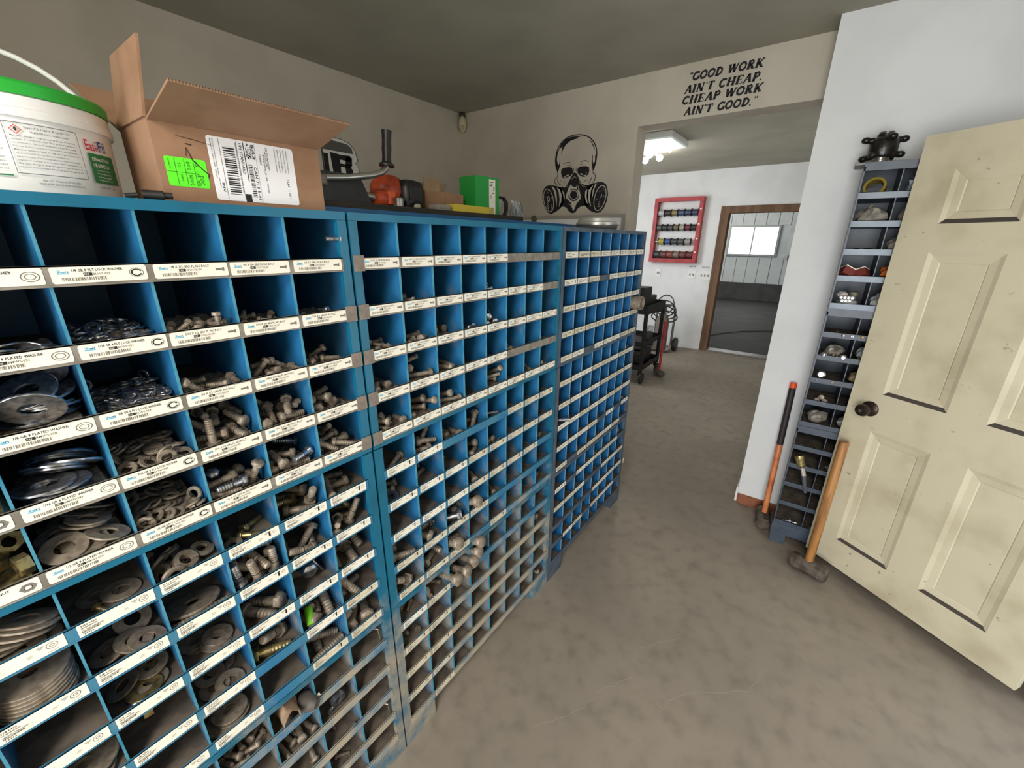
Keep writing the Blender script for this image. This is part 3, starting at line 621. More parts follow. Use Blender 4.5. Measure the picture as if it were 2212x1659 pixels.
[1,4,3,1,11,407,810,17,500,0,0,-13,367,403,39,499,21,4,-28,638,860,51,500,0,0,-11,401,716,100,499,21,3,12,610,270,68,498,44,20,3,333,1155,262,333,-370,-35,-34],
[1,5,3,3,4,420,241,137,368,-150,-302,23],
[1,5,3,1,4,538,419,341,237,-248,363,18],
[1,6,3,1,4,665,694,139,73,67,332,361,244,421,146,356,332,36,108,779,381,271,411,-252,-28,-129,363,781,241,290,-319,-224,-118],
[1,7,3,1,4,443,532,137,151,335,-35,-337,324,257,369,353,21,-154,-318],
[1,4,4,1,12,489,747,19,499,0,0,-27,350,398,58,500,0,0,0,514,436,97,499,0,0,38,493,561,136,496,0,0,62,498,465,175,497,0,0,52,674,891,155,486,-98,45,44],
[1,6,4,1,6,496,700,92,253,313,164,-247,548,522,254,26,270,-50,-417,527,149,92,73,-352,38,-346],
[1,7,4,1,4,759,416,151,184,261,204,-326,399,441,137,232,333,53,-287,481,779,327,202,-304,283,191,215,571,337,314,163,113,-335],
[2,4,0,1,1,495,549,67,310,293,169,-199,342,144,66,147,337,38,337,778,335,66,331,26,338,158,797,509,114,354,276,-92,-200,746,632,152,221,-47,415,163,379,588,154,313,-209,109,-310,152,346,126,233,-373,134,197,595,197,156,388,211,218,88,301,348,185,276,96,310,-262],
[2,5,1,1,5,172,523,84,304,-307,162,192,478,718,85,356,-344,-52,54,800,626,86,283,302,-167,226,649,582,229,336,297,-182,125,319,732,182,190,155,348,-262],
[2,5,2,1,2,617,601,85,3,-292,172,368,768,358,178,241,366,182,-159,309,819,85,358,-232,247,84,746,748,189,228,-33,415,157],
[2,6,2,1,1,358,800,66,364,-205,271,45,422,605,133,159,-153,219,392,670,70,73,338,-164,291,-155],
[2,6,3,1,1,217,992,66,366,-148,306,-27,473,336,66,10,-289,178,367,253,670,66,359,-104,323,-77],
[3,1,0,0,0,668,891,53,261,-87,326,261],
[3,1,1,1,1,515,799,66,362,218,260,-63,383,306,67,349,324,104,112,243,712,67,273,253,-227,-245,295,573,67,269,-250,231,-249,384,1079,67,239,222,-258,-278],
[3,4,1,0,1,374,934,66,174,339,-10,-323,553,628,66,367,155,302,18,741,863,66,160,339,-25,-330,525,436,66,290,46,336,-225,533,649,196,319,-335,-148,120],
[3,0,2,1,1,694,798,66,364,131,313,47,263,292,66,335,275,199,-149,489,251,130,275,-43,397,-121,371,640,106,195,216,207,-350,598,473,66,324,-11,-339,174],
[3,1,2,1,2,673,599,85,362,115,319,65,756,232,92,68,304,137,-366,181,776,92,350,331,9,-134,276,186,85,368,-172,291,4],
[3,2,2,1,2,520,671,85,81,248,230,-359,858,767,86,28,-26,-339,366],
[3,3,2,0,1,433,360,67,50,-47,337,-363,173,753,71,364,261,-212,65,698,199,66,364,-209,268,51,536,967,66,348,-66,333,-118],
[3,4,2,0,5,647,520,225,304,389,-65,-41,582,440,376,175,374,69,-273],
[3,4,2,0,2,216,297,85,274,322,106,-245,446,734,241,450,111,110,151,306,613,187,54,319,-250,-287],
[3,0,3,1,2,568,474,85,326,286,182,-170,226,544,85,362,217,260,-63,106,311,129,298,295,225,-153],
[3,1,3,1,5,491,397,90,337,42,342,-133,637,789,181,284,306,55,-269,396,791,322,26,-309,290,264],
[3,2,3,1,5,821,693,85,14,13,347,359,442,531,85,54,-52,343,-355,506,867,253,331,-292,162,-170],
[3,5,3,1,1,298,232,66,362,121,317,59,362,410,141,269,-319,255,105,517,720,67,218,203,273,294,280,872,120,151,-106,264,-383],
[3,7,3,0,0,260,757,53,333,27,336,159,520,1012,54,134,123,-315,-343,494,404,53,75,321,-106,-361],
[3,0,4,1,2,636,453,85,53,266,210,-364,902,357,85,204,150,-303,306,221,253,85,354,-243,-236,-101,234,268,260,118,-118,349,-317,288,555,179,430,219,123,51],
[3,1,4,1,5,444,718,84,355,221,267,-60,563,758,226,185,36,290,-361,104,575,147,174,178,324,-288,512,1160,300,199,235,-108,-379,915,530,206,114,75,-291,383],
[3,2,4,1,5,484,345,91,57,324,-118,358,520,590,204,200,159,-256,345],
[3,4,4,1,5,586,744,92,304,158,306,-197,481,497,207,92,-365,122,306,908,581,297,11,21,259,-427],
[3,6,4,1,1,445,906,66,341,47,336,137,545,679,66,360,-110,-321,70,709,368,66,245,-105,323,273],
[3,7,4,1,2,689,737,85,115,-331,-69,350,321,359,85,269,76,330,-251],
[4,0,0,1,5,491,297,90,245,118,323,268,117,714,85,17,16,347,359],
[4,1,0,1,3,384,270,114,352,51,331,-120,740,535,337,112,341,-331,-108,659,800,105,267,248,233,251,656,308,301,14,-311,70,385],
[4,2,0,1,3,415,569,104,323,289,178,-174,644,823,105,34,32,-339,-365,119,601,104,307,-303,-152,-202,866,377,104,206,148,-306,304],
[4,3,0,1,3,576,662,104,320,-4,340,-180,560,943,111,193,-334,-45,315,667,297,244,289,75,224,333],
[4,4,0,0,3,600,396,104,25,305,-149,-366],
[4,0,1,1,3,384,720,104,367,177,290,-9,647,966,104,2,293,-171,367,115,714,242,437,-239,38,14],
[4,0,1,0,10,410,362,91,478,104,-43,-97],
[4,1,1,1,3,621,692,104,157,338,-27,-332,584,1053,104,86,-326,97,-357],
[4,2,1,3,3,480,781,104,111,332,-73,-350],
[4,3,1,1,3,628,321,104,11,-299,-161,367,639,1060,104,346,-61,-334,123,782,632,215,370,223,142,-207],
[4,4,1,1,3,288,554,104,330,281,190,-160,592,581,104,220,134,312,-294],
[4,5,1,1,2,556,748,85,25,-304,-149,367],
[4,7,1,1,3,408,795,104,365,-203,272,43],
[4,3,2,1,3,368,795,104,253,-95,326,265,637,378,104,261,85,-329,258],
[4,4,2,1,3,575,821,104,279,-62,334,239],
[4,7,2,1,3,340,329,104,355,89,328,94],
[4,0,3,1,4,639,873,137,205,337,22,-307,332,812,453,20,229,287,339,491,242,139,302,-278,-193,210],
[4,1,3,1,4,605,726,141,363,-68,327,-81,295,413,218,316,258,280,-72,365,836,375,97,-424,145,201],
[4,2,3,1,4,826,761,137,197,157,-299,312,201,719,137,162,-189,-279,-332],
[4,4,3,1,5,715,589,84,245,102,-332,264,346,504,85,102,98,333,345],
[4,0,4,1,4,461,780,137,367,-138,308,-38,352,189,363,214,-179,414,-25,390,1061,295,208,-195,133,-388],
[4,1,4,1,4,596,457,137,18,-300,-154,369,258,778,292,114,-243,337,254,852,569,365,286,-285,179,235],
[4,2,4,1,4,594,521,137,86,323,-96,-359],
[4,5,4,1,3,589,562,104,361,-219,260,65],
[4,7,4,1,4,518,408,137,36,-307,-139,367],
[5,0,0,1,1,686,471,66,367,-177,289,10,545,603,72,212,329,-65,-305,408,762,146,226,-379,163,169],
[5,1,0,1,3,304,390,104,284,318,120,-232,713,597,106,67,-253,226,361,112,387,252,436,221,64,-83],
[5,0,1,1,14,803,283,92,309,6,353,171,467,470,92,348,-118,333,-64],
[5,1,1,1,15,622,703,137,250,92,341,-250],
[5,3,0,1,4,567,306,137,100,-327,-83,355],
[5,3,1,1,4,419,743,137,321,2,337,183],
[5,7,0,1,4,444,1031,137,83,-323,99,-360],
[5,7,1,1,4,626,631,137,195,159,297,-314],
[5,7,3,1,4,402,824,151,250,-329,42,-278,420,1061,399,150,371,-194,-228],
[5,7,4,1,3,291,646,104,312,299,161,-193,644,407,104,234,119,318,-283,730,781,105,359,-231,-248,-78],
[6,2,0,1,11,346,747,17,500,0,0,-20,416,367,40,500,22,2,2],
[6,2,3,1,11,386,670,17,500,0,0,4,362,374,47,499,28,-5,-6],
[6,3,3,1,3,578,498,104,72,-322,-109,360],
[7,6,0,1,3,405,484,104,353,-81,330,-102],
[7,7,0,1,3,613,324,104,360,111,321,70],
[7,3,0,1,2,606,590,85,150,-337,-35,336],
[7,6,2,3,2,691,929,85,360,-224,254,75],
[7,7,3,1,3,520,394,104,365,200,274,-39],
[7,4,3,1,2,289,514,85,264,326,92,-257],
[8,7,0,1,3,710,512,104,263,84,329,-256],
[8,5,0,3,2,442,454,85,365,-202,272,42],
[8,4,0,1,2,591,850,85,159,-192,279,332,545,286,86,143,-132,-313,338],
[8,7,1,1,3,319,522,112,193,-322,92,317],
[8,1,1,3,3,606,860,104,117,333,-67,-348],
[8,6,2,1,2,590,362,85,67,-319,-113,362],
[8,7,3,1,2,647,823,85,297,-36,337,217]]
UN = ['A1','A2','A3','B1','B2','B3','C1','C2','C3']; FIN = ['z','d','k','b']
TYN = ['b1','b2','b3','b4','b5','b6','st','lw1','lw2','lw3','w1','w2','w3','w4','n1','n2']
BEDS = {}
LZ = {'1': (L1, .022), '2': (L2, .026), '3': (L3, .028)}
for row in BAKED:
    unit, c, r, m, t = UN[row[0]], row[1], row[2], FIN[row[3]], TYN[row[4]]
    if (unit, c, r, t) == ('A2', 2, 1, 'w4'): continue            # stacked by hand below
    lp, mg = LZ[unit[1]]; x0 = {'A':-W,'B':0.,'C':W}[unit[0]]+mg+(W-2*mg)/8*c
    cnt = (len(row)-5)//7; key = unit, c, r
    if unit in ('A1','B1') and r > 0 and key not in BEDS:
        h0, sl = (.0135, .13) if cnt >= 8 else (.010, .06)
        if m == 'z' and t[0] == 'w': h0, sl = .012, .05
        BEDS[key] = (h0, sl); bw = (W-2*mg)/8-.006; bd = .125; rb = random.Random(c*17+r*5+ord(unit[0])); b = MB(); NX, NY = 16, 18
        hs = [[max(.0012, h0+sl*bd*j/NY+rb.uniform(-.0022,.0022)) if (0 < i < NX and 0 < j < NY) else .0012 for j in range(NY+1)] for i in range(NX+1)]
        b.add([(x0+.003+bw*i/NX, .0045+bd*j/NY, lp[r]-LH+.0006+hs[i][j]-.0006) for i in range(NX+1) for j in range(NY+1)], [(i*(NY+1)+j, (i+1)*(NY+1)+j, (i+1)*(NY+1)+j+1, i*(NY+1)+j+1) for i in range(NX) for j in range(NY)])
        nm2 = {'b':'hex_bolt','l':'lock_washer','w':'flat_washer','n':'hex_nut'}[t[0]]
        o = b.obj(nm2+'_bed', M_IT['d' if m == 'z' else m]); o['kind'] = 'stuff'
        tag(o, f"loose small hardware filling {CN[unit[0]]} blue cabinet, {SEC[unit[1]]} section, {ORD[r]} row, {FR[7-c]}", 'hardware')
    lift = lambda yy: (BEDS[key][0]+BEDS[key][1]*yy) if key in BEDS else 0.
    for i in range(5, len(row), 7):
        n = row[i:i+7]; cnt = (len(row)-5)//7; pos = ''
        if cnt in (2, 3):
            pos = [('left','right'),('left','middle','right')][cnt-2][sorted(range(5, len(row), 7), key=lambda q: row[q]).index(i)]+' '
        place_hw(unit, c, r, m, t, (x0+.0012+n[0]*.98e-4, .0032+n[1]*1e-4, lp[r]-LH+.0006+n[2]*1e-4+lift(n[1]*1e-4)), Quaternion([q/500 for q in n[3:]]).normalized(), pos=pos)
for i in range(7):      # fanned stack of large washers
    place_hw('A2', 2, 1, 'd', 'w4', (-W+.026+.1006*2+.0475+.0006*math.sin(i*2.1), .050+.0022*i, L2[1]-LH+.0125+.0056*i), Quaternion((1,0,0), .17+.012*i), label='large flat washer, '+['lowest','second lowest','third lowest','middle one','third highest','second highest','topmost'][i]+' in the fanned stack, nearest cabinet', group='fanned stack of large washers')
# big bolts hanging out over the rails of the middle cabinet
def aim(d): return Vector((0,0,1)).rotation_difference(Vector(d).normalized())
for unit, c, r, hx, hy, hz, dx, up_, lab in (
    ('B2',3,2,.345,-.022,.752,.25,.42,'big dusty bolt head jutting over third rail of middle cabinet'),
    ('B2',2,4,.248,-.024,.652,.10,.40,'big dusty bolt jutting over fifth rail, middle cabinet, above the pair'),
    ('B3',3,0,.351,-.026,.590,.20,.42,'big dusty bolt jutting from middle cabinet, topmost of the three clustered heads'),
    ('B3',3,0,.345,-.022,.550,.32,.28,'big dusty bolt jutting from middle cabinet, middle of the three clustered heads'),
    ('B3',3,0,.318,-.024,.530,-.05,.26,'big dusty bolt jutting from middle cabinet, lowest of the three clustered heads'),
    ('B3',2,0,.277,-.030,.522,.30,.20,'large dusty bolt sticking out of middle cabinet, right one of the pair'),
    ('B3',2,0,.232,-.028,.522,.06,.22,'large dusty bolt sticking out of middle cabinet, left one of the pair')):
    d = Vector((dx*.5, -1, up_)).normalized(); L = .085
    place_hw(unit, c, r, 'd', 'b7', Vector((hx,hy,hz))-d*(L/2), aim(d), lab, 'big bolts jutting from the middle cabinet')
place_hw('B2', 2, 3, 'z', 'b7', (.262, .040, L2[3]-LH+.022), aim((.75,-.62,.12)), 'large shiny silver bolt lying in middle cabinet bin', 'silver bolt')
gt = mat('green_tip_paint', (110,190,30), .4)
o = MB().lathe([(.0001,.022),(.008,.020),(.0095,.012),(.0095,-.02),(.0001,-.02)], 14).obj('painted_plug', gt, smooth=True)
o.location = (-W+.026+.1006*6+.030, .028, L2[3]-LH+.030); o.rotation_euler = (-.9,.5,0)
tag(o, 'bright green plug tip among bolts in nearest cabinet', 'plug')
o = link('threaded_stud', hardware('st','z')); o.location = (.925,.012,L2[1]-.0985); o.rotation_mode='QUATERNION'
o.location = (.932,.010,L2[1]-.098+.0405-.02); o.rotation_quaternion = aim((.55,-.8,.1))
o.location = (.935,.018,L2[2]-LH+.0116+.022)
tag(o, 'pale steel rod end lying in farthest cabinet, leftmost bin', 'stud')
# carriage bolt stuck through the right post of the nearest cabinet
o = link('hex_bolt', hardware('b1','z')); o.location = (-.030,.006,1.553); o.rotation_mode='QUATERNION'; o.rotation_quaternion = aim((1,0,0)); o.scale = (1.1,1.1,1.1)
tag(o, 'small bolt stuck through right post of nearest cabinet', 'bolt')
# pipe piece in the farthest cabinet
b = MB(); b.lathe([(.034,-.09),(.034,.05),(.031,.05),(.031,-.09)], 24, cap=False); o = b.obj('pipe_offcut', M_IT['d'], smooth=True, angle=40)
o.location = (1.630,.004,L1[3]-.0+.0355); o.rotation_euler = (PI/2,0,0)
tag(o, 'grey-brown pipe offcut poking out of farthest blue cabinet', 'pipe')
o = MB().box(-.006,.006,-.002,.002,-.045,.01).obj('paper_tag', paper_d); o.location = (1.700,-.012,.296); o.rotation_euler = (.2,-.6,0)
tag(o, 'small beige tag sticking out low on farthest cabinet', 'tag')
# crumpled brown paper, tag and bits in the nearest cabinet's bottom section
b = MB(); rn = random.Random(3); n = 9
for i in range(n):
    for j in range(5):
        a = PI*1.15*i/(n-1)-.3; r = .020+.006*rn.random()+.004*j*.5
        b.v.append((-.29+r*math.cos(a)*.8+.003*rn.random()+.006*j*.3, -.010+.020*j-.006*rn.random(), .512+r*math.sin(a)*1.25+.004*rn.random()))
for i in range(n-1):
    for j in range(4): b.f.append((i*5+j, i*5+j+1, i*5+j+6, i*5+j+5)); b.m.append(0)
o = b.obj('crumpled_paper', mat('kraft_paper', (152,128,104), .85, rgb2=(124,102,82), scale=30), smooth=True)
md_ = o.modifiers.new('thick','SOLIDIFY'); md_.thickness = .0015
tag(o, 'crumpled brown paper hanging from nearest cabinet bottom section', 'paper')
b = MB(); b.lathe([(.0001,0),(.012,.001),(.022,.012),(.024,.026),(.014,.046),(.010,.052),(.0001,.052)], 18); o = b.obj('rubber_bulb', mat('grey_rubber', (84,78,74), .6), smooth=True)
o.location = (-.255,.035,L3[0]-LH+.0255); o.rotation_euler = (PI/2,0,.4); tag(o, 'dark grey rubber bulb beside crumpled paper', 'bulb')
o = MB().box(-.03,.03,-.0006,.0006,-.006,.006).obj('paper_tag', paper); o.location = (-.246,.004,L3[0]-LH+.018); o.rotation_euler = (-.5,-.25,0)
tag(o, 'white paper strip in nearest cabinet bottom section', 'tag')
b = MB(); b.lathe([(.011,-.006),(.019,-.006),(.019,.006),(.011,.006),(.011,-.006)], 20, ax=(0,1,.2), cap=False); b.cyl((-.004,.004,-.016),(-.026,.01,-.034), .0055)
o = b.obj('eye_bolt', M_IT['z'], smooth=True, angle=40); o.location = (-.172,.022,L3[1]-LH+.0385); tag(o, 'shiny steel eye bolt standing in nearest cabinet bottom section', 'eye bolt')
for i, (r, xx) in enumerate(((0,.0),(3,.006))):
    x0 = -.052; z = L3[r]-LH+.050
    o = MB().tube([(x0-.02,.09,z+.016),(x0,.03,z+.016),(x0+.012,.012,z+.012),(x0+.014,.010,z-.03)], .002, 6).obj('bent_wire', steel, smooth=True)
    tag(o, ('bent steel wire hook in nearest cabinet bottom section, upper one','bent steel wire hook in nearest cabinet bottom section, lower one')[i], 'wire', 'wire hooks')

# ---------------------------------------------------------------- decals on the walls
DECAL = [[0,1,[[8959,20140],[9142,20580],[9189,20972],[9137,21386],[8976,21750],[8681,22059],[8255,22263],[7787,22334],[7322,22301],[6900,22196],[6516,21988],[6252,21715],[6071,21377],[6012,21044],[6033,20617],[6131,20226],[6217,20014]],69.7],[0,0,[[7230,22179],[7569,22232],[7996,22256],[8423,22165],[8762,21932],[8968,21612],[8792,21662],[8664,21751],[8747,21244],[8807,21111],[8726,21277],[8628,21508],[8403,21825],[8066,22007],[7728,22079],[7349,22101],[7563,22149]],0.0],[0,0,[[9189,20972],[9134,21317],[8968,21612],[8882,21671],[9041,21273],[9070,20961],[8989,20708],[8892,20594],[8842,20766],[8865,21030],[8796,20586],[8858,20380],[8959,20140],[9114,20472]],0.0],[0,0,[[6012,21044],[6033,20617],[6131,20226],[6217,20014],[6332,20377],[6362,20647],[6344,20945],[6294,21032],[6284,20707],[6235,20502],[6174,20457],[6115,20625],[6126,20957]],0.0],[0,0,[[6677,21965],[6462,21810],[6234,21492],[6154,21255],[6292,21466],[6500,21782]],0.0],[0,1,[[8959,20140],[8976,19855],[9149,19795],[9183,19563],[9057,19355],[8846,19306]],48.8],[0,1,[[9011,19822],[8952,19566],[8756,19336],[8434,19281]],41.8],[0,1,[[6217,20014],[6186,19893],[6050,19832],[6002,19643],[6064,19392],[6201,19298]],48.8],[0,1,[[6253,19695],[6360,19463],[6472,19298]],55.7],[0,1,[[8447,19514],[8214,19374]],31.3],[0,1,[[6943,19363],[6738,19471],[6512,19542]],34.8],[0,1,[[8727,19640],[8628,19508]],41.8],[0,1,[[8513,20660],[8249,20713],[8050,20696],[7914,20622]],45.3],[0,1,[[7225,20623],[7040,20701],[6788,20706],[6553,20614]],45.3],[0,1,[[8239,20539],[7838,20463]],41.8],[0,1,[[7342,20473],[6984,20517]],41.8],[0,0,[[8691,20225],[8629,20344],[8409,20407],[8055,20419],[7831,20349],[7731,20150],[7742,19977],[7931,19851],[8105,19793],[8413,19708],[8578,19826],[8681,20047]],0.0],[0,0,[[7409,20193],[7332,20332],[7101,20384],[6763,20369],[6528,20292],[6480,20051],[6536,19852],[6715,19728],[6968,19712],[7190,19831],[7351,19982]],0.0],[0,1,[[7770,20413],[7657,20213],[7685,20111]],41.8],[0,1,[[7442,20368],[7508,20201],[7443,20058]],41.8],[1,0,[[8053,19926],[8050,19915],[8054,19902],[8065,19889],[8083,19876],[8105,19864],[8131,19855],[8158,19848],[8186,19845],[8211,19845],[8232,19848],[8249,19855],[8259,19864],[8262,19875],[8258,19888],[8246,19901],[8229,19914],[8206,19926],[8181,19935],[8153,19942],[8126,19945],[8101,19945],[8079,19942],[8063,19936]],0.0],[1,0,[[8236,19786],[8241,19780],[8253,19776],[8273,19774],[8298,19774],[8326,19777],[8356,19783],[8386,19790],[8414,19799],[8437,19808],[8455,19818],[8466,19827],[8468,19835],[8463,19841],[8450,19845],[8431,19847],[8406,19846],[8377,19843],[8347,19838],[8317,19831],[8290,19822],[8266,19813],[8249,19803],[8238,19794]],0.0],[1,0,[[6939,19858],[6946,19849],[6961,19843],[6981,19840],[7006,19842],[7033,19847],[7061,19856],[7089,19867],[7113,19880],[7132,19895],[7146,19910],[7153,19923],[7152,19935],[7145,19944],[7130,19950],[7110,19953],[7085,19951],[7058,19946],[7029,19937],[7002,19926],[6978,19913],[6959,19898],[6945,19884],[6938,19870]],0.0],[1,0,[[6668,19816],[6670,19809],[6681,19800],[6700,19791],[6727,19783],[6759,19775],[6794,19769],[6830,19765],[6864,19762],[6894,19762],[6918,19765],[6935,19770],[6942,19776],[6940,19784],[6929,19792],[6910,19801],[6883,19810],[6851,19817],[6815,19823],[6780,19828],[6745,19830],[6715,19830],[6691,19827],[6675,19823]],0.0],[1,0,[[6657,19956],[6658,19949],[6661,19943],[6668,19938],[6676,19934],[6686,19932],[6697,19932],[6708,19934],[6718,19937],[6727,19942],[6734,19949],[6739,19956],[6741,19963],[6740,19970],[6737,19976],[6730,19981],[6722,19985],[6712,19987],[6701,19987],[6690,19985],[6680,19982],[6670,19977],[6663,19970],[6659,19963]],0.0],[0,0,[[7659,20057],[7839,19791],[8082,19419],[8269,19163],[8610,19183],[9028,19244],[8761,18572],[8630,17864],[8355,17899],[8121,17809],[7925,17581],[7736,17458],[7555,17430],[7380,17484],[7217,17705],[7007,17843],[6707,17897],[6443,17805],[6196,18448],[6097,19291],[6464,19194],[6760,19195],[7025,19316],[7241,19627],[7414,19959]],0.0],[1,1,[[7806,19613],[7683,19756],[7540,19770],[7394,19655]],31.3],[1,1,[[7257,19558],[7110,19304],[6928,19153],[6711,19105]],24.4],[1,1,[[8076,19312],[8201,19159],[8381,19152]],24.4],[1,0,[[7852,19298],[7999,19147],[8173,18689],[8177,18442],[7779,18133],[7643,17756],[7540,17551],[7422,17785],[7328,18035],[7041,18318],[7029,18524],[7202,19064],[7301,19246],[7211,18888],[7346,18949],[7788,18974],[7852,18942]],0.0],[1,0,[[7799,19295],[7813,19029],[7328,19001],[7367,19268],[7422,19112],[7710,19147]],0.0],[2,0,[[7830,18940],[7981,18643],[7999,18492],[7787,18265],[7583,18209],[7351,18246],[7180,18442],[7179,18549],[7321,18912],[7589,18973]],0.0],[3,0,[[7222,18605],[7228,18524],[7258,18449],[7310,18387],[7379,18340],[7462,18312],[7554,18305],[7647,18320],[7735,18356],[7812,18410],[7874,18479],[7914,18557],[7932,18640],[7925,18722],[7893,18797],[7841,18859],[7770,18906],[7686,18932],[7595,18938],[7503,18922],[7416,18886],[7340,18832],[7280,18764],[7239,18687]],0.0],[4,0,[[7283,18608],[7288,18540],[7313,18477],[7356,18424],[7413,18385],[7482,18361],[7557,18356],[7634,18368],[7706,18398],[7770,18444],[7821,18501],[7854,18567],[7869,18637],[7863,18706],[7838,18769],[7794,18821],[7736,18860],[7667,18883],[7592,18888],[7516,18875],[7444,18844],[7381,18799],[7331,18742],[7298,18677]],0.0],[1,1,[[7934,18096],[7767,17943],[7690,17794]],34.8],[1,1,[[7511,17788],[7521,17606]],20.9],[0,0,[[9856,19331],[9501,19365],[9030,19281],[8606,19111],[8394,18736],[8385,18188],[8572,17825],[8943,17575],[9411,17406],[9707,17559],[9991,17950],[10173,18451],[10189,18866],[10065,19158]],0.0],[1,0,[[9450,19270],[9236,19220],[9000,18878],[8919,18395],[8940,17894],[9041,18400],[9189,18925]],0.0],[1,0,[[8978,19176],[8741,19053],[8555,18672],[8558,18232],[8733,17875],[8714,18386],[8803,18831]],0.0],[1,0,[[8566,19036],[8384,18808],[8292,18549],[8324,18313],[8415,18628]],0.0],[1,0,[[9201,18394],[9165,18189],[9161,17994],[9188,17824],[9246,17689],[9331,17599],[9436,17561],[9556,17578],[9681,17648],[9803,17767],[9913,17928],[10004,18118],[10069,18324],[10104,18532],[10107,18728],[10077,18898],[10017,19030],[9931,19115],[9825,19150],[9707,19130],[9583,19059],[9464,18940],[9356,18783],[9266,18597]],0.0],[2,0,[[9257,18390],[9222,18198],[9216,18016],[9237,17857],[9286,17732],[9358,17649],[9449,17614],[9553,17630],[9663,17697],[9771,17809],[9870,17959],[9952,18136],[10012,18329],[10046,18523],[10051,18705],[10028,18863],[9977,18986],[9904,19066],[9812,19098],[9709,19079],[9600,19012],[9494,18901],[9398,18753],[9317,18579]],0.0],[3,0,[[9536,18451],[9531,18400],[9534,18353],[9545,18311],[9563,18279],[9587,18259],[9615,18251],[9646,18256],[9677,18275],[9706,18305],[9732,18345],[9751,18392],[9764,18442],[9769,18493],[9766,18541],[9755,18582],[9737,18614],[9713,18634],[9685,18642],[9654,18636],[9623,18617],[9594,18587],[9569,18548],[9549,18501]],0.0],[4,0,[[9593,18449],[9589,18416],[9589,18385],[9593,18358],[9602,18337],[9613,18324],[9627,18319],[9643,18322],[9659,18335],[9674,18355],[9688,18381],[9699,18411],[9707,18444],[9711,18478],[9711,18509],[9706,18535],[9698,18556],[9687,18569],[9673,18574],[9657,18570],[9641,18558],[9626,18538],[9612,18512],[9601,18482]],0.0],[3,1,[[9809,19014],[9684,19000]],24.4],[3,1,[[9805,18921],[9680,18907]],24.4],[3,1,[[9801,18827],[9676,18814]],24.4],[3,1,[[9775,18230],[9636,18126],[9585,18072]],31.3],[3,1,[[9785,18110],[9630,18005],[9580,17951]],31.3],[3,1,[[9795,17996],[9625,17892],[9575,17837]],31.3],[3,1,[[9804,17890],[9620,17785],[9570,17730]],31.3],[3,1,[[9395,18098],[9338,17889],[9400,17702]],31.3],[3,1,[[9972,18668],[9872,18569]],41.8],[3,1,[[9466,18606],[9375,18490]],41.8],[0,0,[[6054,19271],[5771,19321],[5445,19307],[5192,19165],[5039,18801],[4986,18527],[5037,18118],[5203,17708],[5466,17429],[5733,17390],[6120,17491],[6480,17734],[6716,18011],[6827,18479],[6695,18894],[6377,19154]],0.0],[1,0,[[6699,18825],[6549,18928],[6570,18466],[6431,17982],[6597,18149],[6698,18473]],0.0],[1,0,[[6440,18873],[6121,19179],[6260,18835],[6306,18348],[6178,17795],[6372,18104],[6453,18496]],0.0],[1,0,[[5976,19225],[5839,19257],[6017,18925],[6104,18444],[6179,18335],[6134,18828]],0.0],[1,0,[[5132,18225],[5188,18024],[5270,17842],[5371,17693],[5486,17586],[5605,17530],[5722,17528],[5828,17583],[5914,17689],[5976,17839],[6008,18023],[6008,18228],[5977,18438],[5918,18640],[5834,18819],[5731,18964],[5617,19065],[5499,19115],[5385,19113],[5283,19058],[5200,18954],[5139,18809],[5107,18631],[5104,18432]],0.0],[2,0,[[5184,18238],[5236,18050],[5310,17880],[5401,17740],[5502,17639],[5608,17586],[5711,17583],[5802,17632],[5877,17730],[5929,17868],[5955,18039],[5953,18229],[5924,18425],[5869,18613],[5793,18781],[5702,18917],[5600,19013],[5496,19062],[5396,19061],[5307,19011],[5235,18916],[5184,18781],[5157,18616],[5157,18431]],0.0],[3,1,[[5463,18585],[5420,18463],[5546,18365],[5577,18245]],45.3],[3,1,[[5403,18924],[5292,18945]],27.9],[3,1,[[5396,18838],[5285,18859]],27.9],[3,1,[[5389,18753],[5277,18774]],27.9],[3,1,[[5666,18075],[5526,18125]],38.3],[3,1,[[5669,17970],[5517,18020]],38.3],[3,1,[[5673,17865],[5508,17915]],38.3],[3,1,[[5677,17760],[5499,17810]],38.3],[3,1,[[5883,18189],[5725,18287]],41.8],[3,1,[[5636,18698],[5541,18778]],48.8],[3,1,[[5342,18356],[5247,18437]],48.8]]
vinyl = mat('black_vinyl', (22,21,24), .55)
def strip(pts, w):
    P = [Vector(p) for p in pts]; L = []; R = []
    for i, p in enumerate(P):
        d = (P[min(i+1,len(P)-1)]-P[max(i-1,0)]).normalized(); n = Vector((-d.y, d.x))
        k = w/2*(.55 if i in (0, len(P)-1) else 1); L.append(p+n*k); R.append(p-n*k)
    return L, R
def tri(poly):
    from mathutils.geometry import tessellate_polygon
    return tessellate_polygon([[Vector((a,b_,0)) for a, b_ in poly]])
md0, md1 = MB(), MB()
for ly, kind, pts, wd in DECAL:
    X = XB - .0008 - .0004*ly; mb = md1 if ly in (1, 3) else md0
    if kind == 0: mb.add([(X, a*1e-4, c*1e-4) for a, c in pts], [tuple(t_) for t_ in tri(pts)])
    else:
        L, R = strip(pts, wd); n = len(L)
        mb.add([(X, q.x*1e-4, q.y*1e-4) for q in L+R], [(i,i+1,n+i+1,n+i) for i in range(n-1)])
dz = bpy.data.objects.new('wall_decal', None); col.objects.link(dz); dz.location = (XB, .75, 1.75)
tag(dz, 'black decal of a skull wearing a twin-filter respirator on the wall', 'decal')
for mb, nm, mm in ((md0,'black_print',vinyl),(md1,'pale_print',wall_s)):
    mb.v = [(a-XB, b_-.75, c-1.75) for a, b_, c in mb.v]; mb.obj(nm, mm, dz)
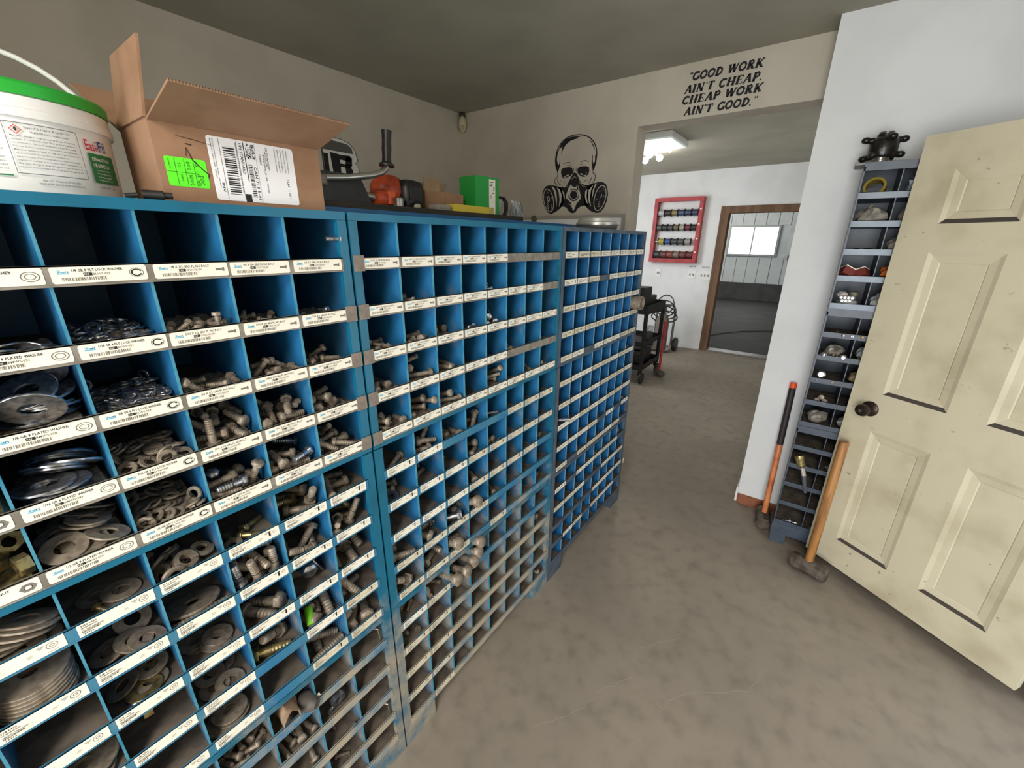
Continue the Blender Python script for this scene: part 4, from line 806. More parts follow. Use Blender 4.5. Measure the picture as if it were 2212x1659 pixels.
# lettering: a small slab-serif alphabet of strokes, leaning forward
def arc(cx, cy, rx, ry, a0, a1, n=12): return [(cx+rx*math.cos(math.radians(a0+(a1-a0)*i/n)), cy+ry*math.sin(math.radians(a0+(a1-a0)*i/n))) for i in range(n+1)]
T, t_ = .27, .14
def V(x, w_=T, s=(1,1)): 
    o = [([(x,0),(x,1)], w_)]
    if s[0]: o.append(([(x-.17,.04),(x+.17,.04)], .08))
    if s[1]: o.append(([(x-.17,.96),(x+.17,.96)], .08))
    return o
GL = {
 'O': (.86, [(arc(.43,.5,.33,.42,0,360,20), .22)]),
 'G': (.84, [(arc(.45,.5,.34,.42,45,330,16), .22), ([(.76,.08),(.76,.42)], T*.85), ([(.55,.43),(.90,.43)], .08), ([(.72,.70),(.74,.98)], .08)]),
 'C': (.80, [(arc(.45,.5,.34,.42,48,318,16), .22), ([(.70,.72),(.73,.99)], .08)]),
 'D': (.84, V(.20) + [(arc(.22,.5,.50,.44,-90,90,12), .20)]),
 'W': (1.12, [([(.10,1),(.34,.02)], T), ([(.34,.02),(.55,.96)], t_), ([(.55,.96),(.78,.02)], T), ([(.78,.02),(1.02,1)], t_), ([(-.04,.96),(.26,.96)], .08), ([(.42,.96),(.64,.96)], .08), ([(.90,.96),(1.14,.96)], .08)]),
 'R': (.84, V(.20) + [(arc(.30,.74,.30,.22,90,-90,8), .19), ([(.20,.96),(.32,.96)], .08), ([(.20,.52),(.34,.52)], .08), ([(.38,.50),(.70,.05)], T), ([(.62,.04),(.88,.04)], .08)]),
 'P': (.74, V(.20) + [(arc(.30,.71,.32,.25,90,-90,8), .20), ([(.20,.96),(.32,.96)], .08), ([(.20,.46),(.34,.46)], .08)]),
 'K': (.86, V(.20) + [([(.26,.42),(.72,.96)], t_), ([(.38,.52),(.72,.04)], T), ([(.58,.96),(.86,.96)], .08), ([(.58,.04),(.90,.04)], .08)]),
 'A': (.88, [([(.12,.02),(.46,1)], t_), ([(.46,1),(.76,.02)], T), ([(.24,.34),(.64,.34)], .08), ([(-.02,.04),(.26,.04)], .08), ([(.60,.04),(.92,.04)], .08)]),
 'I': (.40, V(.20)),
 'N': (.92, V(.18,t_,(1,1)) + V(.74,t_,(0,1)) + [([(.16,.98),(.74,.02)], T)]),
 'T': (.76, V(.38,T,(1,0)) + [([(.04,.95),(.72,.95)], .10), ([(.06,.70),(.07,.95)], .08), ([(.69,.70),(.70,.95)], .08)]),
 'H': (.94, V(.20) + V(.74) + [([(.24,.5),(.72,.5)], .09)]),
 'E': (.76, V(.20) + [([(.2,.96),(.66,.96)], .09), ([(.2,.5),(.52,.5)], .09), ([(.2,.04),(.68,.04)], .09), ([(.65,.74),(.66,.96)], .08), ([(.53,.38),(.53,.62)], .07), ([(.67,.04),(.70,.28)], .08)]),
 '.': (.26, [([(.12,.0),(.12,.16)], .17)]), "'": (.24, [([(.14,.78),(.12,1.)], .13)]),
 '"': (.40, [([(.12,.78),(.10,1.)], .13), ([(.32,.78),(.30,1.)], .13)]), ' ': (.46, [])}
wtx = bpy.data.objects.new('wall_lettering', None); col.objects.link(wtx); wtx.location = (XB, -.12, 2.24)
tag(wtx, 'black serif motto lettering about good work on the header', 'lettering')
for s, ya, yb, zz in (('"GOOD WORK', .067, -.305, 2.413), ("AIN'T CHEAP.", .081, -.311, 2.354), ('CHEAP WORK', .087, -.318, 2.302), ("AIN'T GOOD.\"", .069, -.302, 2.245)):
    wsum = sum(GL[c][0] for c in s)+.06*len(s); k = (ya-yb)/wsum; hh = .0395; px = 0
    for ch in s:
        wg, st = GL[ch]; mb = MB()
        for pl, sw in st:
            horiz = abs(pl[-1][1]-pl[0][1]) < .02 and len(pl) == 2
            q = [((px+a+.20*b_)*k, b_*hh) for a, b_ in pl]
            L, R = strip(q, sw*(hh if horiz else k*1.05)); 
            if len(pl) == 2:   # square ends
                P0, P1 = Vector(q[0]), Vector(q[1]); d = (P1-P0).normalized(); nn = Vector((-d.y,d.x))*(sw*(hh if horiz else k*1.05)/2); L = [P0+nn, P1+nn]; R = [P0-nn, P1-nn]
            n = len(L)
            mb.add([(-.0012, ya-v.x+.12, zz+v.y-2.24) for v in L+R], [(i,i+1,n+i+1,n+i) for i in range(n-1)])
        px += wg+.06
        if st: mb.obj('letter', vinyl, wtx)
# whiteboard on the back wall
wb = thing('whiteboard', 'white board with grey frame half hidden behind the cabinets', 'whiteboard', (XB, .36, .95))
MB().box(-.012,-.002,.01,1.15,.01,.765).obj('panel', mat('whiteboard_white',(240,241,240),.25), wb)
f = MB(); fm = mat('whiteboard_frame',(176,172,164),.4,.4)
f.box(-.022,-.001,0,1.16,.755,.778); f.box(-.022,-.001,0,.02,0,.755); f.box(-.022,-.001,1.14,1.16,0,.755); f.box(-.022,-.001,0,1.16,0,.02); f.obj('frame', fm, wb)
b = MB(); ff = lambda u, v: (-.0125, u, v)
rn = random.Random(8)
for u in (.30,.34,.62,.68,.78,.86): rect(b, ff, u, u+.012+.03*rn.random(), .700, .706, 0)
put_text(b, 'Fri', lambda u,v:(-.0125,1.0-u,v), .28, .31, .700, .716, 0)
b.obj('marker_writing', mat('blue_marker',(70,84,140),.6), wb)
o = MB().box(-.0135,-.0122,.075,.175,.66,.735).obj('sticker', mat('faded_red_paper',(196,140,124),.7), wb)
# motion sensor in the corner
ms = thing('motion_sensor', 'yellowed white motion sensor high in the room corner', 'sensor', (XB-.045, YL-.045, 2.355))
MB().ball((0,0,.06), .030, .030, .058).obj('housing', mat('yellowed_plastic',(206,194,160),.5), ms, smooth=True)
MB().ball((-.021,-.021,.035), .012, .012, .016, 10, 6).obj('lens', mat('sensor_lens',(180,166,130),.4), ms, smooth=True)
MB().cyl((0,0,.11),(.02,.02,.135),.022,.026).obj('bracket', mat('dark_bracket',(70,66,50),.6), ms)
# round logo sign on the left wall
sg = thing('wall_sign', 'black and grey sign with letter R on the left wall', 'sign', (1.19, YL, 1.93))
sf = lambda y: (lambda u, v: (u, -y, v))
b = MB(); pts = [(-.13,-.01),(.105,-.01),(.105,.06),(.085,.085),(.105,.10),(.09,.155),(.055,.19),(0,.205),(-.13,.21)]
b.prism([(a*1.06, c*1.04-.004) for a, c in pts], sf(.0005), sf(.0030), 1); b.prism(pts, sf(.0031), sf(.0040), 0)
b.obj('plate', [mat('sign_pale',(232,230,222),.6), mat('sign_edge',(66,64,60),.6)], sg)
b = MB(); b.prism([(-.13,.135),(.075,.135),(.07,.165),(.04,.185),(-.13,.195)], sf(.0042), sf(.0052), 0); b.obj('grey_field', mat('sign_dark_grey',(92,90,84),.6), sg)
b = MB()
for q in ([(-.075,0),(-.022,0),(-.022,.12),(-.085,.125)],[(-.024,.092),(.052,.088),(.06,.108),(.05,.122),(-.024,.118)],[(.012,.06),(.06,.066),(.064,.112),(.02,.112)],[(-.024,.052),(.05,.052),(.06,.07),(-.024,.07)],[(.004,.055),(.05,.056),(.062,.04),(.066,0),(.012,0),(.012,.04)],[(-.13,0),(-.1,0),(-.1,.115),(-.13,.115)]):
    b.prism(q, sf(.0042), sf(.0054), 0)
b.obj('letter', vinyl, sg)

# ---------------------------------------------------------------- things on top of the cabinets
TOP = 1.603; TB = 1.634
# back-to-back cabinet row behind, a little taller
t = thing('storage_cabinet', 'taller plain blue cabinet row behind the bin cabinets', 'cabinet', (0.05, .305, 0))
MB().box(0,1.66,0,.02,0,TB-.006).obj('back_panel', blue_c, t); MB().box(0,1.66,.001,.33,TB-.006,TB).obj('top_panel', blue_c, t)
for x in (0,1.652): MB().box(x,x+.008,.02,.33,0,TB-.006).obj('side_panel', blue_c, t)
o = MB().box(.055,1.06,.318,.63,TB,TB+.017).obj('plank', dk_board, bevel=.002); tag(o, 'black-stained plank lying on top behind middle cabinet', 'plank')
# tub of filler
TX, TY, TR = -.405, .165, .110
tb = thing('plaster_tub', 'white plaster tub with green lid on nearest cabinet', 'tub', (TX, TY, TOP))
MB().lathe([(.0001,.001),(TR*.965,.001),(TR*.97,.004),(TR*.995,.098),(TR*1.012,.099),(TR*1.012,.112),(TR*.99,.113),(TR*.98,.118),(.0001,.118)], 48).obj('body', white_pl, tb, smooth=True, angle=35)
MB().lathe([(TR*1.0,.1135),(TR*1.024,.1135),(TR*1.028,.126),(TR*1.0,.1295),(.0001,.1295)], 48).obj('lid', green_pl, tb, smooth=True, angle=35)
MB().lathe([(TR*1.014,.088),(TR*1.030,.0885),(TR*1.030,.098),(TR*1.014,.099)], 48).obj('rim_band', white_pl, tb, smooth=True, angle=35)
bp = []
for i in range(17):
    a = PI*i/16; bp.append((TR*1.03*math.cos(a)*.98, .035+.02*math.sin(a), .105+.095*math.sin(a)))
MB().tube(bp, [.0035]*17, 8).obj('bail_handle', white_pl, tb, smooth=True)
def cylmap(r): return lambda u, v: (r*math.sin(u/TR)*1.0, -r*math.cos(u/TR), v)
b = MB(); f = cylmap(TR*1.003)
def cpatch(u0,u1,v0,v1,m,rr=None):
    g = cylmap(rr) if rr else f; n = 8
    for i in range(n): rect(b, g, u0+(u1-u0)*i/n, u0+(u1-u0)*(i+1)/n, v0, v1, m)
cpatch(.067,.112,.022,.060,1)                                 # green panel
put_text(b, 'RÉPARATIONS', cylmap(TR*1.005), .071,.100,.0505,.056,2); put_text(b, 'LÉGÈRES 20', cylmap(TR*1.005), .071,.098,.0425,.048,2)
for i in range(4): put_text(b, ['Pour murs et plafonds','Séchage rapide ponçage','Peinture facile','Usage intérieur'][i], cylmap(TR*1.005), .073,.098,.0375-.0042*i,.0398-.0042*i,2)
put_text(b, 'Easi-', cylmap(TR*1.005), .066,.086,.063,.0765,3); put_text(b, 'Fil', cylmap(TR*1.005), .0865,.099,.0635,.077,4)
put_text(b, 'POIDS NET 1.8 kg', cylmap(TR*1.004), .072,.098,.0145,.0175,4)
u0, u1, v0, v1 = -.012, .058, .024, .082
for a in ((u0,u1,v0,v0+.0008),(u0,u1,v1-.0008,v1),(u0,u0+.0006,v0,v1),(u1-.0006,u1,v0,v1)): cpatch(*a, 0)
put_text(b, 'Easi-Fil Light Repair 20', f, .006,.050,.0755,.0785,0); put_text(b, 'WARNING Contains quartz', f, .010,.048,.0705,.0735,0)
LN = ['May cause damage to lungs through prolonged or repeated','exposure. Do not breathe dust. Wear protective gloves and','eye protection. Get medical attention if you feel unwell.','Dispose of contents in accordance with local regulations.']
for i in range(10):
    put_text(b, LN[i % 4], f, -.008, .053-(.012 if i == 5 else 0), .0655-.0039*i, .0680-.0039*i, 0)
put_text(b, 'KEEP OUT OF REACH OF CHILDREN', f, .008,.046,.0165,.0190,0); put_text(b, 'TENIR HORS DE LA PORTEE DES ENFANTS', f, .004,.050,.0125,.0148,0)
for i in range(13): put_text(b, LN[(i+1) % 4], f, -.085, -.018-(.01 if i % 5 == 3 else 0), .080-.0044*i, .0826-.0044*i, 0)
cpatch(-.085,-.016,.0205,.0222,1)
b.obj('label_print', [mat('print_grey',(96,98,112),.6), green_dk, white_pl, mat('print_red',(206,30,60),.5), mat('print_blue',(40,50,140),.5)], tb)
b = MB(); ring(b, cylmap(TR*1.004), -.002, .074, .0055, .0055, .78, 0, 4); ring(b, cylmap(TR*1.0045), -.002, .0745, .0012, .0024, .1, 1, 8); b.obj('hazard_diamond', [mat('hazard_red',(206,90,80),.5), ink], tb)
# carton
bx = thing('cardboard_box', 'open cardboard box with shipping label on nearest cabinet', 'box', (-.278, .03, TOP))
BW, BD, BH, ct = .253, .135, .110, .003
MB().box(0,BW,0,ct,.001,BH).obj('front_panel', card_m, bx); MB().box(0,BW,BD-ct,BD,.001,BH).obj('back_panel', card_m, bx)
MB().box(0,ct,ct,BD-ct,.001,BH).obj('side_panel', card_m, bx); MB().box(BW-ct,BW,ct,BD-ct,.001,BH).obj('side_panel', card_m, bx); MB().box(ct,BW-ct,ct,BD-ct,.001,.004).obj('bottom_panel', card_in, bx)
def flap(nm, p0, p1, d, mats=(card_m, card_in), th=.0032):
    p0, p1, d = Vector(p0), Vector(p1), Vector(d); n = (p1-p0).cross(d).normalized()*th
    b = MB(); vs = [p0,p1,p1+d,p0+d]; b.add(vs+[v+n for v in vs], [(3,2,1,0)], 0); b.add(vs+[v+n for v in vs], [(4,5,6,7)], 1)
    b.add(vs+[v+n for v in vs], [(0,1,5,4),(1,2,6,5),(2,3,7,6),(3,0,4,7)], 1)
    return b.obj(nm, list(mats), bx)
fd = Vector((0,-.110,.026))
o = flap('front_flap', (0,0,BH), (BW,0,BH), fd, (card_in, card_m))
b = MB(); k = 70                                              # fluted edge of the front flap
for i in range(k):
    x0, x1 = BW*i/k, BW*(i+.5)/k; e = Vector((0,0,BH))+fd
    b.add([(x0,e.y-.0006,e.z+.0001),(x1,e.y-.0006,e.z+.0001),((x0+x1)/2,e.y-.0013,e.z-.0029)], [(0,1,2)])
b.obj('flute_edge', mat('flute_shadow',(70,50,34),.9), o)
b = MB(); q0 = Vector((.03,-.0006,BH-.0006))+fd*.55; q1 = Vector((.175,-.0006,BH-.0006))+fd*.55; b.quad(q0, q1, q1+fd*.28, q0+fd*.28); b.obj('tape_patch', mat('packing_tape',(196,170,146),.3), o)
flap('side_flap', (0,BD,BH), (0,0,BH), (.014,0,.100), (card_in, card_m))
flap('back_flap', (BW,BD,BH), (0,BD,BH), (-.03,.075,.070), (card_m, card_in)); flap('side_flap', (BW-.004,.006,BH-.001), (BW-.004,BD-.006,BH-.001), (-.060,0,-.045), (card_m, card_in))
g = fl(-.0004)
b = MB(); rounded(b, g, .069, .203, .008, .100, .004, 0); g2 = fl(-.0007)
def rtxt(s, u, v0, v1, hgt, m=1):                              # writing that runs downward
    vs, fs, _ = text_geo(s); b.add([g2(u+hgt*bb, v1-(v1-v0)*aa) for aa, bb in vs], fs, m)
rect(b, g2, .0855,.0860,.010,.098,1); rect(b, g2, .111,.1114,.010,.098,1); rect(b, g2, .121,.1222,.040,.098,1); rect(b, g2, .112,.1215,.008,.020,1); rect(b, g2, .1385,.1388,.010,.098,1)
barcode(b, g2, .090,.107,.018,.088,3,1,True); barcode(b, g2, .1245,.131,.016,.066,5,1,True)
rn = random.Random(4)
for i in range(90): 
    u, v = .1235+rn.random()*.013, .074+rn.random()*.022; rect(b, g2, u, u+.0012, v, v+.0012, 1)
rtxt('UPS STANDARD', .1145, .050, .096, .0042); rtxt('TRACKING #: 1Z 9R5 27W 68 9498 4758', .1090, .022, .096, .0018); rtxt('CAN 713 5-01', .1325, .012, .064, .0048)
rtxt('INV', .0800, .020, .034, .0034); rtxt('BILLING: P/P   DESC: PARTS   REF 4471', .0735, .040, .096, .0016); rtxt('RETURN SERVICE REQUESTED  NO 4452', .0765, .026, .096, .0016)
rtxt('BONNYVILLE  AB  T9N2J9', .149, .024, .084, .0034); rtxt('CANADA', .1440, .068, .084, .0030); rtxt('SHIP TO: PARTS DEPT', .1560, .060, .096, .0030); rtxt('4827 50 AVE', .1530, .066, .090, .0026)
rtxt('2 LBS   1 OF 1', .186, .018, .050, .0034)
for i in range(5): rtxt('SHIPPER 780 555 01 SUPPLY EDMONTON', .170+.005*i, .060, .096, .0018)
b.obj('shipping_label', [mat('label_white',(238,238,240),.4), ink], bx)
b = MB(); rounded(b, g, .009, .062, .023, .063, .003, 0)
for u in (.021,.033,.045): rect(b, g2, u, u+.0005, .025, .061, 1)
rect(b, g2, .010,.047,.0425,.043,1)
for s, u, a, c, hg in (('DDC',.050,.028,.040,.0055),('CCR',.047,.052,.060,.0035),('LVS',.047,.038,.046,.0035),('HVS',.046,.0255,.033,.0035),('DOC',.036,.047,.058,.0045),('NDOC',.0365,.026,.040,.0045),('TO',.024,.049,.056,.004),('QUALITY',.013,.046,.060,.002),('DEPT',.026,.030,.040,.002)): rtxt(s, u, a, c, hg)
b.obj('routing_sticker', [mat('fluorescent_green',(96,240,40),.5), mat('dark_green_ink',(24,84,20),.6)], bx)
b = MB(); 
for pl, w_ in (([(.030,.092),(.050,.090),(.075,.086)],.0009),([(.040,.083),(.048,.082)],.0028),([(.040,.078),(.045,.062),(.056,.050),(.064,.043),(.062,.038)],.0016),([(.040,.078),(.038,.066)],.0012)):
    L, R = strip(pl, w_); n = len(L); b.add([g2(v.x,v.y) for v in L+R], [(i,i+1,n+i+1,n+i) for i in range(n-1)])
b.obj('marker_scrawl', mat('black_marker',(40,30,28),.6), bx)
# black plastic tube lying in front of the box
mk = thing('tube_connector', 'short black tube lying between tub and cardboard box', 'tube', (-.292, .014, TOP+.0068))
MB().lathe([(.004,-.016),(.0065,-.016),(.0065,.008),(.0045,.008),(.0045,.018),(.003,.018)], 16, ax=(.95,-.3,0), cap=False).obj('body', black_pl, mk, smooth=True, angle=35)
MB().cyl((-.034,.010,-.003),(-.020,.006,-.001),.0035).obj('stem', black_pl, mk)
# string trimmer lying on the plank
PZ = TB+.017
st_ = thing('string_trimmer', 'orange and black string trimmer lying on the black plank', 'trimmer', (.505, .47, PZ))
b = MB(); b.ball((-.012,.02,.062), .068, .055, .050); b.obj('engine_cover', orange, st_, smooth=True)
b = MB(); b.box(-.004,.088,-.058,.035,.001,.098); b.obj('air_cleaner_cover', black_pl, st_, smooth=True, angle=60, bevel=.028); MB().box(.012,.040,-.062,-.0585,.030,.075).obj('cover_clip', black_pl, st_, bevel=.004)
MB().lathe([(.022,-.01),(.028,.0),(.030,.03),(.022,.036)], 16, o=(-.09,-.012,.030), ax=(1,.1,.05)).obj('clutch_housing', orange, st_, smooth=True, angle=40)
MB().lathe([(.012,0),(.017,.004),(.018,.030),(.012,.034)], 14, o=(-.03,-.05,.002)).obj('muffler', steel, st_, smooth=True, angle=40)
MB().box(-.06,-.028,-.040,0,.012,.055).obj('recoil_housing', mat('orange_bright',(214,92,48),.45), st_, bevel=.006)
MB().ball((.05,-.05,.012), .018,.012,.011).obj('fuel_tank', mat('fuel_tank_plastic',(170,164,140),.4), st_, smooth=True)
MB().tube([(-.10,-.012,.032),(-.20,-.010,.040),(-.36,-.008,.050)], .0125, 12).obj('shaft', alu, st_, smooth=True)
MB().tube([(-.33,-.05,.062),(-.23,-.07,.072),(-.15,-.08,.086),(-.115,-.082,.097),(-.096,-.083,.112),(-.092,-.083,.122)], .0095, 12).obj('handlebar', alu, st_, smooth=True)
b = MB(); b.lathe([(.012,.0),(.024,.0),(.024,.006),(.0145,.012),(.0135,.03),(.0148,.05),(.0140,.07),(.0150,.094),(.0158,.100),(.0001,.101)], 16, o=(-.093,-.083,.117), ax=(.10,0,1)); b.obj('grip', black_pl, st_, smooth=True, angle=40)
MB().box(-.36,-.29,-.07,-.01,.045,.075).obj('handlebar_clamp', mat('clamp_grey',(120,116,108),.5,.4), st_, bevel=.006)
b = MB(); b.prism([(-.40,0),(-.135,0),(-.165,.065),(-.18,.085),(-.40,.085)], lambda u,v:(u,-.055,v), lambda u,v:(u,-.035,v)); o = b.obj('debris_shield', black_pl, st_)
# opened small carton
c2 = thing('cardboard_box', 'small open brown cardboard box on the plank beside green box', 'box', (.632, .46, PZ))
w2, d2, h2 = .205, .12, .075
for nm, a in (('front_panel',(0,w2,0,.003,.001,h2)),('back_panel',(0,w2,d2-.003,d2,.001,h2)),('side_panel',(0,.003,.003,d2-.003,.001,h2)),('side_panel',(w2-.003,w2,.003,d2-.003,.001,h2))): MB().box(*a).obj(nm, card_m, c2)
MB().add([(0,0,h2),(.075,0,h2),(.062,-.012,h2+.042),(-.012,-.012,h2+.042),(0,.002,h2),(.075,.002,h2),(.062,-.010,h2+.042),(-.012,-.010,h2+.042)], [(0,1,2,3),(7,6,5,4),(0,3,7,4),(1,5,6,2),(2,6,7,3)]).obj('flap', card_in, c2)
MB().add([(0,d2,h2),(w2,d2,h2),(w2+.02,d2-.01,h2+.048),(.06,d2-.01,h2+.040),(0,d2+.002,h2),(w2,d2+.002,h2),(w2+.02,d2-.008,h2+.048),(.06,d2-.008,h2+.04)], [(0,1,2,3),(7,6,5,4),(0,3,7,4),(1,5,6,2),(2,6,7,3)]).obj('flap', card_in, c2)
MB().box(.085,.088,-.0005,.001,.001,h2).obj('seam', card_in, c2)
# green box standing on end
gb = thing('green_box', 'bright green box with white label standing on plank', 'box', (.875, .425, PZ), -.10)
MB().box(0,.135,0,.10,.001,.150).obj('body', mat('green_box_card',(30,150,60),.5), gb, bevel=.002)
b = MB(); rect(b, fl(-.0006), .075,.112,.006,.142,0)
for i in range(3): rect(b, fl(-.0009), .078,.100-.004*i,.130-.007*i,.133-.007*i,1)
rect(b, fl(-.0009), .100,.107,.100,.116,2); rect(b, fl(-.0009), .095,.105,.088,.091,1); rect(b, fl(-.0009), .085,.088,.07,.083,1); rect(b, fl(-.0009),.078,.108,.055,.0555,2)
b.obj('label', [paper, ink, ink_g], gb)
# yellow packet
o = MB().box(0,.225,0,.09,0,.025).obj('yellow_packet', mat('yellow_card',(206,184,60),.55, rgb2=(150,140,96), scale=7, lo=.55, hi=.75), bevel=.002); o.location = (.655,.335,PZ)
tag(o, 'flat yellow packet on plank in front of brown box', 'packet')
o = MB().box(0,.07,0,.05,0,.020).obj('grey_rag', mat('rag_grey',(140,132,120),.9), bevel=.008); o.location = (.575,.338,PZ); tag(o, 'small crumpled grey cloth left of yellow packet', 'cloth')
# roll of white tape with black clamp
rl = thing('hose_clamp_roll', 'white roll with black clamp beside green box', 'roll', (1.125, .53, PZ))
MB().lathe([(.026,-.03),(.042,-.03),(.042,.03),(.026,.03),(.026,-.03)], 28, o=(.005,0,.0425), ax=(.55,-1,0), cap=False).obj('roll', white_pl, rl, smooth=True, angle=40)
MB().tube([(.03,-.035,.012),(.045,-.035,.035),(.052,-.03,.07),(.045,-.02,.088),(.02,-.01,.090),(-.01,0,.082)], .010, 8).obj('clamp_arm', black_pl, rl, smooth=True)
# clear plastic pouch
b = MB(); rn = random.Random(21); n = 10
for i in range(n):
    for j in range(6):
        a = 2*PI*i/n; r = (.034+.008*rn.random())*(1-.10*abs(j-2)); b.v.append((r*math.cos(a), r*.7*math.sin(a), .006+.017*j+.004*rn.random()))
for j in range(5):
    for i in range(n): b.f.append((j*n+i, j*n+(i+1)%n, (j+1)*n+(i+1)%n, (j+1)*n+i)); b.m.append(0)
b.f.append(tuple(range(n-1,-1,-1))); b.m.append(0)
o = b.obj('plastic_pouch', glass, smooth=True); o.location = (1.105,.385,TB-.005); tag(o, 'clear crumpled plastic pouch at right end of plank', 'pouch')
# leaf-like scrap
o = MB().prism([(-.02,-.012),(.012,-.016),(.024,.004),(.014,.02),(-.008,.016),(-.024,.004)], lambda u,v:(u,.004+.2*v,.018+v), lambda u,v:(u,.0+.2*v,.018+v)).obj('green_scrap', mat('olive_scrap',(66,72,48),.8)); o.location = (1.33,.44,TB+.002)
tag(o, 'small dark green scrap on cabinet top below the decal', 'scrap')
# lidded pan
pn = thing('lidded_pan', 'shallow aluminium pan with domed lid on farthest cabinet', 'pan', (1.475, .165, TOP))
MB().lathe([(.0001,.0008),(.085,.0008),(.095,.012),(.098,.024),(.107,.025),(.107,.029),(.0001,.029)], 40).obj('pan', alu, pn, smooth=True, angle=30)
MB().lathe([(.104,.0295),(.104,.036),(.097,.040),(.094,.054),(.087,.060),(.0001,.064)], 40).obj('lid', mat('pale_metal',(206,204,198),.38,.6), pn, smooth=True, angle=30)

# ---------------------------------------------------------------- grey bin cabinet by the door
GX = 1.856; GY = -.818; GW = .857; GD = .272
def gz(z): return 1.552+(z-1.552)*1.0107
gm = (grey_cab, grey_cab, grime, grey_cab)
def gunit(label, z0, z1, zin, lips, base=None, m=gm):
    return bin_unit('bin_cabinet', label, (GX, GY, z0), -PI/2, z1-z0-.0002, zin-z0, [l-z0 for l in lips], 7, .008, m, wid=GW, dep=GD, lh=.024, base=base)
g1 = [gz(z) for z in (1.753,1.645,1.534,1.425,1.306)]; gA = gz(1.281)
g2_ = [gz(z) for z in (1.176,1.069,.957,.846,.732)]; gB = gz(.705)
g3 = [gz(z) for z in (.604,.500,.392,.278,.160)]
gbright = mat('galvanised_grey', (96,104,112), .36, .3, rgb2=(76,84,93), scale=8)
gunit('grey bin cabinet behind the door, top section with shiny rails', gA, gz(1.863), gz(1.832), g1, None, (grey_cab, grey_cab, grey_cab, gbright))
gunit('grey bin cabinet behind the door, middle section', gB, gA, gA-.034, g2_)
gunit('grey bin cabinet behind the door, bottom section on feet', 0.0, gB, gB-.034, g3, .058)
GP = (GW-.016)/7
def gbin(c, z, dy=0.5, dx=.05):  # centre of a bin's floor: column c, lip height z
    return Vector((GX+dx, GY-.008-GP*(c+dy), z-.024+.0008))
def put(o, v, rot=(0,0,0)): o.location = v; o.rotation_euler = rot; return o
def crumple(name, mt, rx, ry, rz, seed, n=12, k=7, amp=.28):
    rn = random.Random(seed); b = MB(); ph = [(rn.uniform(1,4), rn.uniform(0,6), rn.uniform(.1,amp)) for _ in range(5)]
    for a in range(k+1):
        p = -PI/2+PI*a/k
        for i in range(n):
            t = 2*PI*i/n; s = 1+sum(w_*math.sin(f_*t*1.0//.01*.01+q_+p*f_) for f_, q_, w_ in ph)*.45+rn.uniform(-amp,amp)*.5
            if a in (0,k): s = 1
            b.v.append((rx*math.cos(p)*math.cos(t)*s, ry*math.cos(p)*math.sin(t)*s, max(0, rz*(1+math.sin(p)*(s if p > 0 else 1)))))
    for a in range(k):
        for i in range(n): j = (i+1)%n; b.f.append((a*n+i, a*n+j, (a+1)*n+j, (a+1)*n+i)); b.m.append(0)
    return b.obj(name, mt)
bagm = mat('dusty_plastic_bag', (150,144,134), .3, rgb2=(112,106,98), scale=30, spec=.7); bagc = mat('clear_bag', (186,190,190), .2, rgb2=(150,154,154), scale=40, spec=.8)
# top section
v = gbin(0, g1[0]); tr = thing('tape_roll', 'roll of amber tape in top left bin of grey cabinet', 'tape', v+Vector((.02,.012,0)))
MB().lathe([(.030,-.022),(.037,-.022),(.037,.022),(.030,.022),(.030,-.022)], 32, o=(0,0,.0425), ax=(-1,.15,.30), cap=False).obj('tape', mat('amber_tape',(150,128,40),.35), tr, smooth=True, angle=40)
MB().lathe([(.028,-.021),(.030,-.021),(.030,.021),(.028,.021),(.028,-.021)], 32, o=(0,0,.0425), ax=(-1,.15,.30), cap=False).obj('core', mat('tape_core',(120,104,50),.6), tr, smooth=True, angle=40)
o = MB().ball((0,0,.0062), .006); o = o.obj('steel_ball', M_IT['z'], smooth=True); put(o, gbin(0,g1[0],.86,.02)); tag(o, 'small shiny ball beside amber tape roll', 'ball')
for (c, r, rx, ry, rz, mt, sd, lab) in (
    (1,0,.045,.040,.036,mat('blue_white_bag',(190,206,210),.35,rgb2=(90,126,150),scale=18,lo=.5,hi=.6),5,'pale blue and white plastic bag, top row of grey cabinet'),
    (0,1,.055,.048,.040,bagm,6,'dusty grey plastic bag, second row, left bin of grey cabinet'),
    (1,1,.050,.044,.034,bagm,7,'dusty grey plastic bag, second row, right of the larger bag'),
    (1,2,.045,.042,.036,bagm,8,'brown-grey bag with pale label in grey cabinet, third row'),
    (1,3,.045,.036,.034,mat('orange_bag',(186,96,30),.5),9,'orange pouch in fourth row of grey cabinet'),
    (0,4,.050,.040,.020,bagc,10,'clear bag of grey fittings, fifth row left, grey cabinet'),
    (1,4,.050,.042,.030,bagc,11,'clear shiny plastic bag, fifth row right, grey cabinet')):
    o = crumple('plastic_bag', mt, rx, ry, rz, sd); put(o, gbin(c, g1[r], .5, .055)); tag(o, lab, 'bag')
o = MB().box(-.02,.02,-.0005,.0005,-.012,.012).obj('paper_tag', paper); put(o, gbin(1,g1[2],.5,.008)+Vector((0,0,.045)), (0,.1,PI/2)); tag(o, 'small white tag on the brown-grey bag', 'tag')
o = MB().lathe([(.012,-.04),(.014,-.02),(.008,0),(.014,.012),(.006,.04)], 12, ax=(.2,1,0)).obj('pipe_fitting', M_IT['k'], smooth=True); put(o, gbin(0,g1[2],.45,.03)+Vector((0,0,.0145))); tag(o, 'dark fitting lying in third row of grey cabinet', 'fitting')
redb = mat('dark_red_card',(112,44,36),.6)
